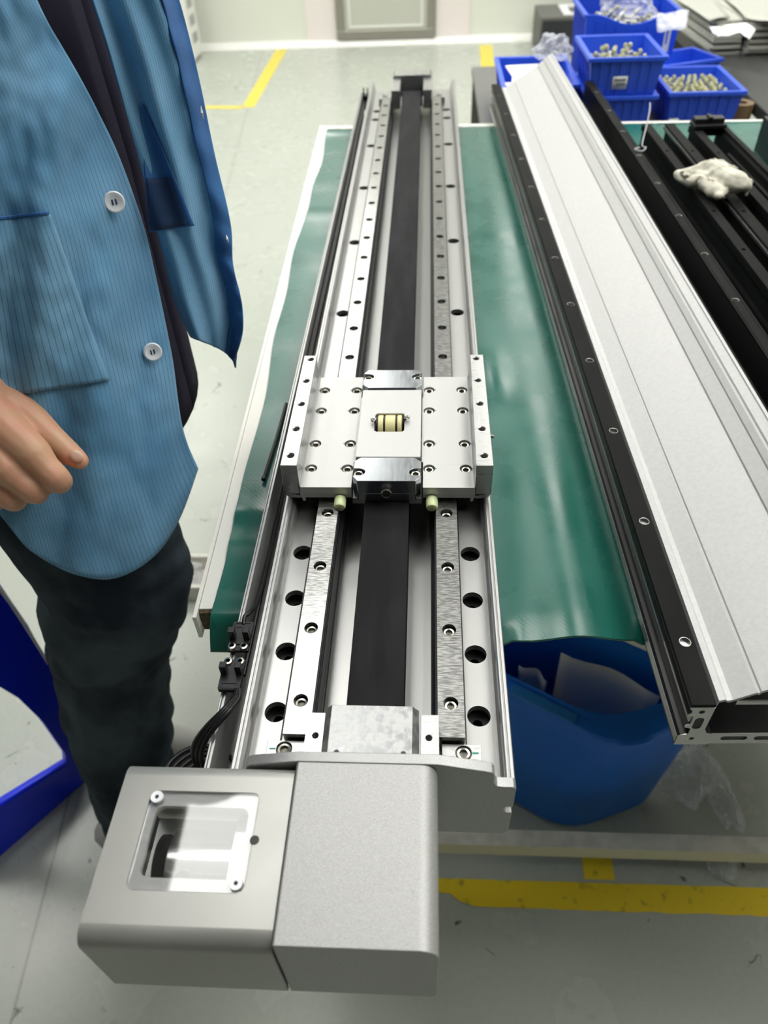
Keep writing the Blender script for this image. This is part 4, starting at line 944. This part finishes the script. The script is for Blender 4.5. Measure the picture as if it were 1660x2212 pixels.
# papers leaning inside
bm = bmesh.new(); ps = [(1300, 1360, .10), (1480, 1370, .12), (1470, 1500, .05), (1310, 1530, .04)]
def quad_sheet(name, c, w, h, rz, tilt, label, m=M['paper']):
    bm = bmesh.new(); n = 8; mm = Matrix.Translation(c) @ Matrix.Rotation(rz, 4, 'Z') @ Matrix.Rotation(tilt, 4, 'X')
    g = [[bm.verts.new(mm @ Vector((-w/2+w*i/n, .006*math.sin(i*.9+j*.5), h*j/n))) for i in range(n+1)] for j in range(n+1)]
    for j in range(n):
        for i in range(n): bm.faces.new((g[j][i], g[j][i+1], g[j+1][i+1], g[j+1][i]))
    o = obj(name, bm, m); so = o.modifiers.new('s', 'SOLIDIFY'); so.thickness = .0012; tag(o, label, 'paper')
quad_sheet('paper_sheet', (.303, .372, .045), .15, .27, math.radians(-29), -.03, 'large white paper sheet leaning against the back inside the blue tub')
quad_sheet('paper_sheet', (.205, .415, .060), .05, .20, math.radians(-35), .0, 'small pale paper standing at the left inside the blue tub')

# ------------------------------------------------------------------ blue stool at the left edge
sl = thing('plastic_stool', 'blue plastic stool with open arched sides at the left edge', 'stool')
pa, pb_ = PZ(182, 1692, 0), PZ(0, 1850, 0); dirn = (pb_-pa).normalized(); nn = Vector((-dirn.y, dirn.x, 0))
def on_plane(x, y):
    d = ray(x, y); return CAM + d*((pa-CAM).dot(nn)/d.dot(nn))
def traced(contour, holes, name, thick=.018, m=M['stool']):
    f = lambda q: ((q-pa).dot(dirn), q.z)
    mx = Matrix(((dirn.x, 0, nn.x, pa.x), (dirn.y, 0, nn.y, pa.y), (0, 1, 0, 0), (0, 0, 0, 1)))
    bm = plate_mesh([f(on_plane(*p)) for p in contour], [[f(on_plane(*p)) for p in h] for h in holes], -thick if nn.dot(CAM-pa) > 0 else 0, 0 if nn.dot(CAM-pa) > 0 else thick, mx)
    return obj(name, bm, m, sl, sm=False)
STOOLPTS = [tuple(round(c, 3) for c in on_plane(x, y)) for x, y in ((182, 1692), (0, 1255), (-120, 1080), (0, 1480))]
print('stool', STOOLPTS)
traced([(184, 1688), (176, 1640), (160, 1560), (112, 1445), (60, 1350), (0, 1262), (-110, 1120), (-240, 1250), (-150, 1500), (-60, 1900), (0, 1852)], [[(148, 1652), (146, 1635), (95, 1562), (40, 1508), (0, 1484), (-50, 1500), (-60, 1560), (-40, 1660), (-20, 1740), (0, 1744)]], 'side_panel')
bm = bmesh.new(); tube(bm, [on_plane(x, y)+nn*(.0015 if nn.dot(CAM-pa) > 0 else -.0015) for x, y in ((104, 1432), (60, 1362), (20, 1300), (-30, 1235))], .0022, 8); obj('painted_highlight', bm, M['paper'], sl)  # white tube added as a painted highlight along the stool's groove

# ------------------------------------------------------------------ person
pn = thing('person', 'person in an open light blue smock and dark jeans standing left of the bench', 'person')
BC = Vector((-.365, .365)); EA, EB = .172, .205
def esc(z): return 1+.14*max(0, min(1, (1.03-z)/.26))-.10*max(0, min(1, (z-1.05)/.35))
def coat_hit(x, y, grow=0):
    d = ray(x, y); z = .9; t = None
    for it in range(12):
        s = esc(z); a, b = EA*s+grow, EB*s+grow
        ox, oy = (CAM.x-BC.x)/a, (CAM.y-BC.y)/b; dx, dy = d.x/a, d.y/b
        A = dx*dx+dy*dy; B = 2*(ox*dx+oy*dy); C_ = ox*ox+oy*oy-1; disc = B*B-4*A*C_
        t = (-B-math.sqrt(disc))/(2*A) if disc > 0 else -B/(2*A)
        z = .5*z+.5*(CAM.z+d.z*t)
    return t
def lerp_path(P, t):
    n = len(P)-1; k = min(int(t*n), n-1); f = t*n-k; return (P[k][0]*(1-f)+P[k+1][0]*f, P[k][1]*(1-f)+P[k+1][1]*f)
def spath(P, t):
    L = spline([(a, b, 0) for a, b in P], 6); v = t*(len(L)-1); k = min(int(v), len(L)-2); f = v-k; q = L[k].lerp(L[k+1], f); return (q.x, q.y)
def cloth_grid(name, fn, nu, nv, m, parent, th=.0016, sub=0):
    bm = bmesh.new(); uvl = bm.loops.layers.uv.new('UVMap'); G_ = [[bm.verts.new(fn(i/nu, j/nv)) for i in range(nu+1)] for j in range(nv+1)]
    for j in range(nv):
        for i in range(nu):
            f_ = bm.faces.new((G_[j][i], G_[j][i+1], G_[j+1][i+1], G_[j+1][i]))
            for l, (a, b) in zip(f_.loops, ((i, j), (i+1, j), (i+1, j+1), (i, j+1))): l[uvl].uv = (a/nu, b/nv)
    me = bpy.data.meshes.new(name); bm.normal_update(); bm.to_mesh(me); bm.free(); me.shade_smooth()
    o = new_obj(name, me, m, parent); so = o.modifiers.new('s', 'SOLIDIFY'); so.thickness = th; so.offset = 0; return o
plk = [(40, -110), (78, 0), (127, 90), (170, 165), (206, 230), (245, 312), (279, 398), (313, 500), (332, 580), (348, 655), (364, 735), (374, 790), (383, 860), (392, 915), (406, 962), (428, 1012)]
hem = [(-320, 700), (-200, 900), (-90, 1020), (0, 1112), (55, 1180), (120, 1222), (180, 1245), (240, 1250), (300, 1226), (352, 1180), (392, 1110), (428, 1012)]
lft = [(-520, -150), (-480, 100), (-430, 350), (-370, 560), (-320, 700)]
def coat_pt(s, t):
    R_ = spath(plk, t); L_ = spath(lft, t); H_ = spath(hem, s); b0 = hem[0]; b1 = hem[-1]
    k = t**2.2
    x = L_[0]*(1-s)+R_[0]*s+(H_[0]-(b0[0]*(1-s)+b1[0]*s))*k
    y = L_[1]*(1-s)+R_[1]*s+(H_[1]-(b0[1]*(1-s)+b1[1]*s))*k
    return x, y
def fold(x, y):
    # diagonal and vertical drape folds (metres toward the camera)
    f = .0050*math.sin((x*.020-y*.0042)+1.2)*(.4+.6*min(1, max(0, (y)/900)))
    f += .0045*math.sin(x*.043+y*.006+.8*math.sin(y*.004))
    f += .0028*noise.noise(Vector((x*.012, y*.007, 1.3)))*2
    f += .0025*noise.noise(Vector((x*.035, y*.02, 4.3)))
    return f
def coat_surf(s, t, lift=0):
    x, y = coat_pt(s, t); d = coat_hit(x, y)
    e = 1 if s < .97 else 1-(s-.97)/.03*.7
    return PD(x, y, d-fold(x, y)*e-lift)
cloth_grid('coat_front_right', coat_surf, 110, 90, M['coat'], pn)
# stitched facing strip along the button edge, pocket patch
def patch(name, pts4, m, lift, nu=24, nv=24, th=.0012):
    def fn(u, v):
        a, b, c, d = pts4; x = (a[0]*(1-u)+b[0]*u)*(1-v)+(d[0]*(1-u)+c[0]*u)*v; y = (a[1]*(1-u)+b[1]*u)*(1-v)+(d[1]*(1-u)+c[1]*u)*v
        return PD(x, y, coat_hit(x, y)-fold(x, y)-lift)
    return cloth_grid(name, fn, nu, nv, m, pn, th)
M['pocket'] = mat_cloth('smock pocket cloth', (.26, .52, .74), (.16, .40, .62), 22, (.09, .26, .48))
patch('pocket', [(-120, 485), (108, 462), (236, 822), (-100, 872)], M['pocket'], .0035, 40, 40)
patch('pocket_hem', [(-120, 481), (104, 457), (106, 462), (-120, 487)], M['coat_dark'], .0045, 30, 4)
# dark inner shirt and hips: one loft under the coat
def shirt_pt(u, v):
    z = .80+v*.66; s = min(esc(z), 1)*.87; a = u*2*PI; k = 1-.35*max(0, (z-1.32)/.14)
    return Vector((BC.x+EA*s*k*math.cos(a), BC.y+.004+EB*s*k*math.sin(a), z))
cloth_grid('shirt', shirt_pt, 48, 24, M['shirt'], pn, .002)
def back_pt(u, v):
    z = .79+v*.66; s = esc(z)*1.0; a = math.radians(60+u*215); k = 1-.3*max(0, (z-1.32)/.14)
    return Vector((BC.x+(EA*s*k+.004*math.sin(u*40))*math.cos(a), BC.y+(EB*s*k+.004*math.sin(u*40))*math.sin(a), z))
cloth_grid('coat_back', back_pt, 60, 24, M['coat'], pn)
# open left front panel (its inside shows)
def YFn(u, v): return .315+.050*u+.008*math.sin(u*7+v*3)+.005*math.sin(u*15-v*5)
lp = [(165, -110), (199, 0), (230, 95), (268, 230), (315, 398), (347, 525), (376, 645), (411, 727)]
rp = [(352, -110), (392, 20), (428, 165), (462, 330), (497, 480), (503, 570), (522, 645), (524, 705), (506, 752)]
def flap_pt(u, v, lift=0, ex=0):
    L_ = spath(lp, v); R_ = spath(rp, v); x = L_[0]*(1-u)+R_[0]*u; y = L_[1]*(1-u)+R_[1]*u
    y += v**6*(18*math.sin(PI*u)*.3+u**4*30)
    q = PY(x, y, YFn(u, v)-lift)
    return q
cloth_grid('coat_front_left', flap_pt, 50, 70, M['coat_in'], pn)
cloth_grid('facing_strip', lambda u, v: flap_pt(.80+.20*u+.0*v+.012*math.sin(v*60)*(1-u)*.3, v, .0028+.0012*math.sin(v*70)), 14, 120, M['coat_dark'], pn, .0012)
def pk(u, v):
    a, b, c, d = (302, 228), (310, 225), (420, 487), (322, 502)
    x = (a[0]*(1-u)+b[0]*u)*(1-v)+(d[0]*(1-u)+c[0]*u)*v; y = (a[1]*(1-u)+b[1]*u)*(1-v)+(d[1]*(1-u)+c[1]*u)*v
    # find u,v on the flap roughly: same depth plane, lifted
    uu = (x-(262+(y-250)*.24))/(200); return PY(x, y, YFn(uu, .12+y/900)-.004)
cloth_grid('inner_pocket', pk, 14, 24, M['coat_dark'], pn, .001)
def pk2(u, v):
    a, b, c, d = (316, 385), (368, 385), (402, 487), (322, 500)
    x = (a[0]*(1-u)+b[0]*u)*(1-v)+(d[0]*(1-u)+c[0]*u)*v; y = (a[1]*(1-u)+b[1]*u)*(1-v)+(d[1]*(1-u)+c[1]*u)*v
    uu = (x-(262+(y-250)*.24))/(200); return PY(x, y, YFn(uu, .12+y/900)-.0055)
cloth_grid('inner_pocket_bag', pk2, 8, 8, M['pocket_in'], pn, .001)
bm = bmesh.new(); tube(bm, [flap_pt(.97, .985)]+[PY(x, y, YFn(.97, 1)) for x, y in ((508, 765), (507, 780), (509, 794))], [.002, .0025, .002, .0008], 6); obj('coat_corner', bm, M['coat_dark'], pn)
for (x, y, l) in ((436, 243, 14), (491, 516, 8)):
    bm = bmesh.new(); tube(bm, [PY(x-2, y-l, YFn(.9, .4)-.006), PY(x, y, YFn(.9, .4)-.008), PY(x+3, y+l, YFn(.9, .4)-.006)], [.0003, .0011, .0003], 8); obj('buttonhole', bm, M['paper'], pn)
# buttons
for (x, y) in ((247, 436), (330, 760)):
    d = coat_hit(x, y)-fold(x, y)-.0065; c = PD(x, y, d)
    n_ = (CAM-c).normalized()*.6+Vector((.3, -.5, .1)).normalized()*.4; n_.normalize()
    bm = bmesh.new(); lathe(bm, (0, 0, 0), [(0, .0008), (.0035, .0008), (.0050, .0016), (.0068, .0018), (.0077, .0010), (.0077, -.0004), (0, -.001)], n=32)
    o = obj('button', bm, M['button'], pn); o.matrix_local = Matrix.Translation(c) @ n_.to_track_quat('Z', 'Y').to_matrix().to_4x4()
    bm = bmesh.new()
    for sx in (-1, 1):
        tube(bm, [(sx*.0013, -.0018, .0011), (sx*.0013, .0018, .0011)], .0006, 6)
    obj('thread', bm, M['thread'], o)
# trousers
def leg_path(L): return [PZ(x, y, z) for x, y, z in L]
hipR = Vector((-.345, .285, .86))
RL_ = [hipR, PZ(236, 1190, .70), PZ(246, 1320, .58), PZ(244, 1430, .46), PZ(254, 1520, .37), PZ(270, 1620, .26), PZ(290, 1710, .16), PZ(304, 1775, .075)]
RR_ = [.084, .080, .078, .074, .070, .068, .062, .054]
off = Vector((-.050, .15, 0)); LL_ = [p_+off*(1-.0*i)+Vector((-.02*i/7, 0, 0)) for i, p_ in enumerate(RL_)]
tr_ = remeshed('trousers', [([Vector((-.345, .36, .98)), Vector((-.335, .36, .86))], [.115, .105]), (RL_, RR_), (LL_, RR_)], .007, None, smooth_it=3)
for v in tr_.vertices:
    n_ = noise.noise(Vector((v.co.x*9+v.co.z*4, v.co.y*9, v.co.z*11)))*.009+abs(noise.noise(Vector((v.co.x*14, v.co.y*14+v.co.z*9, v.co.z*20))))*.010
    v.co += v.normal*n_
to = new_obj('trousers', tr_, M['jeans'], pn)
bm = bmesh.new(); sp_ = []
for x, y in ((182, 1252), (198, 1330), (212, 1400), (228, 1480), (232, 1540), (230, 1600), (240, 1660), (262, 1712)):
    z = .70-(y-1190)/590*.63; d = (PZ(x, y, z)-CAM).dot(FW); sp_.append(PD(x, y, d-.066))
tube(bm, spline(sp_, 5), .0016, 6); obj('side_seam', bm, M['ink'], to)
# shoes
for nm, a in (('shoe', RL_[-1]), ('shoe', LL_[-1])):
    bm = bmesh.new(); bmesh.ops.create_icosphere(bm, subdivisions=3, radius=1)
    for v in bm.verts:
        v.co = Vector((v.co.x*.135, v.co.y*.046*(1-.15*v.co.x), max(v.co.z, -.75)*.045*(1-.35*max(0, v.co.x))))+Vector((a.x+.045, a.y, .0345))
    obj(nm, bm, M['shoe'], pn)
# body (one skin): torso, head, arms, right hand with five fingers
def H(x, y, D): return PD(x, y, D)
wr = H(-95, 790, .560); elb = Vector((-.50, .10, 1.12)); sh_ = Vector((-.40, .17, 1.38))
hand = [
 ([wr, H(-55, 845, .556), H(-20, 900, .552), H(30, 945, .548), H(72, 980, .546)], [.025, .025, .020, .0150, .0135]),                  # index metacarpal
 ([wr, H(-60, 890, .556), H(-40, 940, .552), H(-10, 985, .548), H(16, 1012, .546)], [.025, .024, .020, .0150, .0135]),
 ([wr, H(-95, 900, .560), H(-80, 960, .558), H(-50, 1005, .554), H(-26, 1034, .552)], [.025, .023, .019, .0140, .0125]),
 ([wr, H(-125, 910, .566), H(-112, 970, .566), H(-90, 1015, .564), H(-66, 1046, .562)], [.024, .022, .017, .0130, .0115]),
 # fingers : proximal toward viewer's lower right, then curling away
 ([H(72, 980, .546), H(98, 1010, .548), H(122, 1034, .552), H(128, 1040, .572), H(112, 1030, .592)], [.0135, .0108, .0104, .0095, .0080]),
 ([H(16, 1012, .546), H(44, 1036, .549), H(72, 1058, .554), H(78, 1062, .576), H(62, 1050, .597)], [.0135, .0108, .0104, .0095, .0080]),
 ([H(-26, 1034, .552), H(0, 1056, .555), H(26, 1076, .560), H(32, 1078, .582), H(18, 1066, .600)], [.0125, .0103, .0100, .0090, .0078]),
 ([H(-66, 1046, .562), H(-44, 1066, .566), H(-22, 1084, .570), H(-16, 1084, .590), H(-28, 1070, .602)], [.0115, .0092, .0088, .0080, .0070]),
 # thumb : leaves the side of the palm, points forward
 ([H(-30, 850, .562), H(30, 885, .566), H(72, 915, .570), H(112, 948, .572), H(148, 978, .572), H(172, 995, .570)], [.018, .0175, .0140, .0110, .0096, .0072]),
]
def ell_head(bm):
    bmesh.ops.create_icosphere(bm, subdivisions=3, radius=1, matrix=Matrix.Translation((-.345, .375, 1.62)) @ Matrix.Diagonal((.095, .078, .118, 1)))
    bmesh.ops.create_icosphere(bm, subdivisions=2, radius=1, matrix=Matrix.Translation((-.247, .375, 1.60)) @ Matrix.Diagonal((.018, .013, .022, 1)))
    for s in (-1, 1): bmesh.ops.create_icosphere(bm, subdivisions=2, radius=1, matrix=Matrix.Translation((-.35, .375+s*.079, 1.61)) @ Matrix.Diagonal((.020, .010, .030, 1)))
core = remeshed('b', [([Vector((-.365, .365, .92)), Vector((-.365, .365, 1.1)), Vector((-.375, .365, 1.3)), Vector((-.375, .37, 1.42))], [.125, .118, .122, .09]),
    ([Vector((-.375, .37, 1.40)), Vector((-.365, .372, 1.55))], [.062, .055]),
    ([Vector((-.38, .30, 1.38)), sh_, Vector((-.46, .13, 1.24)), elb], [.06, .052, .046, .040]), ([elb, elb.lerp(wr, .5), wr], [.040, .034, .026]),
    ([Vector((-.38, .44, 1.38)), Vector((-.41, .56, 1.36)), Vector((-.45, .60, 1.1)), Vector((-.40, .58, .86))], [.06, .052, .040, .028]),
    (RL_, [.060, .060, .056, .052, .048, .044, .038, .032]), (LL_, [.060, .060, .056, .052, .048, .044, .038, .032])], .008, None, smooth_it=3, extra=ell_head)
hme = remeshed('h', hand, .0016, None, smooth_it=4)
bm = bmesh.new(); bm.from_mesh(core); bm.from_mesh(hme); bpy.data.meshes.remove(core); bpy.data.meshes.remove(hme)
body = obj('body', bm, M['skin'], pn, ang=80)
for (x, y, D, nx_) in ((166, 985, .5615, 1),):
    bm = bmesh.new(); bmesh.ops.create_icosphere(bm, subdivisions=2, radius=1)
    c = H(x, y, D); zax = (CAM-c).normalized(); xax = (H(172, 995, .57)-H(148, 978, .572)).normalized(); yax = zax.cross(xax).normalized(); xax = yax.cross(zax)
    for v in bm.verts: v.co = c+xax*v.co.x*.0056+yax*(v.co.y*.0042)+zax*v.co.z*.0012
    obj('nail', bm, M['nail'], body)
bm = bmesh.new(); bmesh.ops.create_icosphere(bm, subdivisions=3, radius=1)
for v in bm.verts: v.co = Vector((v.co.x*.104-.360, v.co.y*.088+.375, v.co.z*.105+1.655))
obj('hair', bm, M['hair'], body)
for s in (-1, 1):
    bm = bmesh.new(); bmesh.ops.create_icosphere(bm, subdivisions=2, radius=.011, matrix=Matrix.Translation((-.262, .375+s*.032, 1.625))); obj('eye', bm, M['ink'], body)
bm = bmesh.new(); box(bm, (-.259, .352, 1.562), (-.252, .398, 1.568)); obj('mouth', bm, M['nail'], body, bev=.002)
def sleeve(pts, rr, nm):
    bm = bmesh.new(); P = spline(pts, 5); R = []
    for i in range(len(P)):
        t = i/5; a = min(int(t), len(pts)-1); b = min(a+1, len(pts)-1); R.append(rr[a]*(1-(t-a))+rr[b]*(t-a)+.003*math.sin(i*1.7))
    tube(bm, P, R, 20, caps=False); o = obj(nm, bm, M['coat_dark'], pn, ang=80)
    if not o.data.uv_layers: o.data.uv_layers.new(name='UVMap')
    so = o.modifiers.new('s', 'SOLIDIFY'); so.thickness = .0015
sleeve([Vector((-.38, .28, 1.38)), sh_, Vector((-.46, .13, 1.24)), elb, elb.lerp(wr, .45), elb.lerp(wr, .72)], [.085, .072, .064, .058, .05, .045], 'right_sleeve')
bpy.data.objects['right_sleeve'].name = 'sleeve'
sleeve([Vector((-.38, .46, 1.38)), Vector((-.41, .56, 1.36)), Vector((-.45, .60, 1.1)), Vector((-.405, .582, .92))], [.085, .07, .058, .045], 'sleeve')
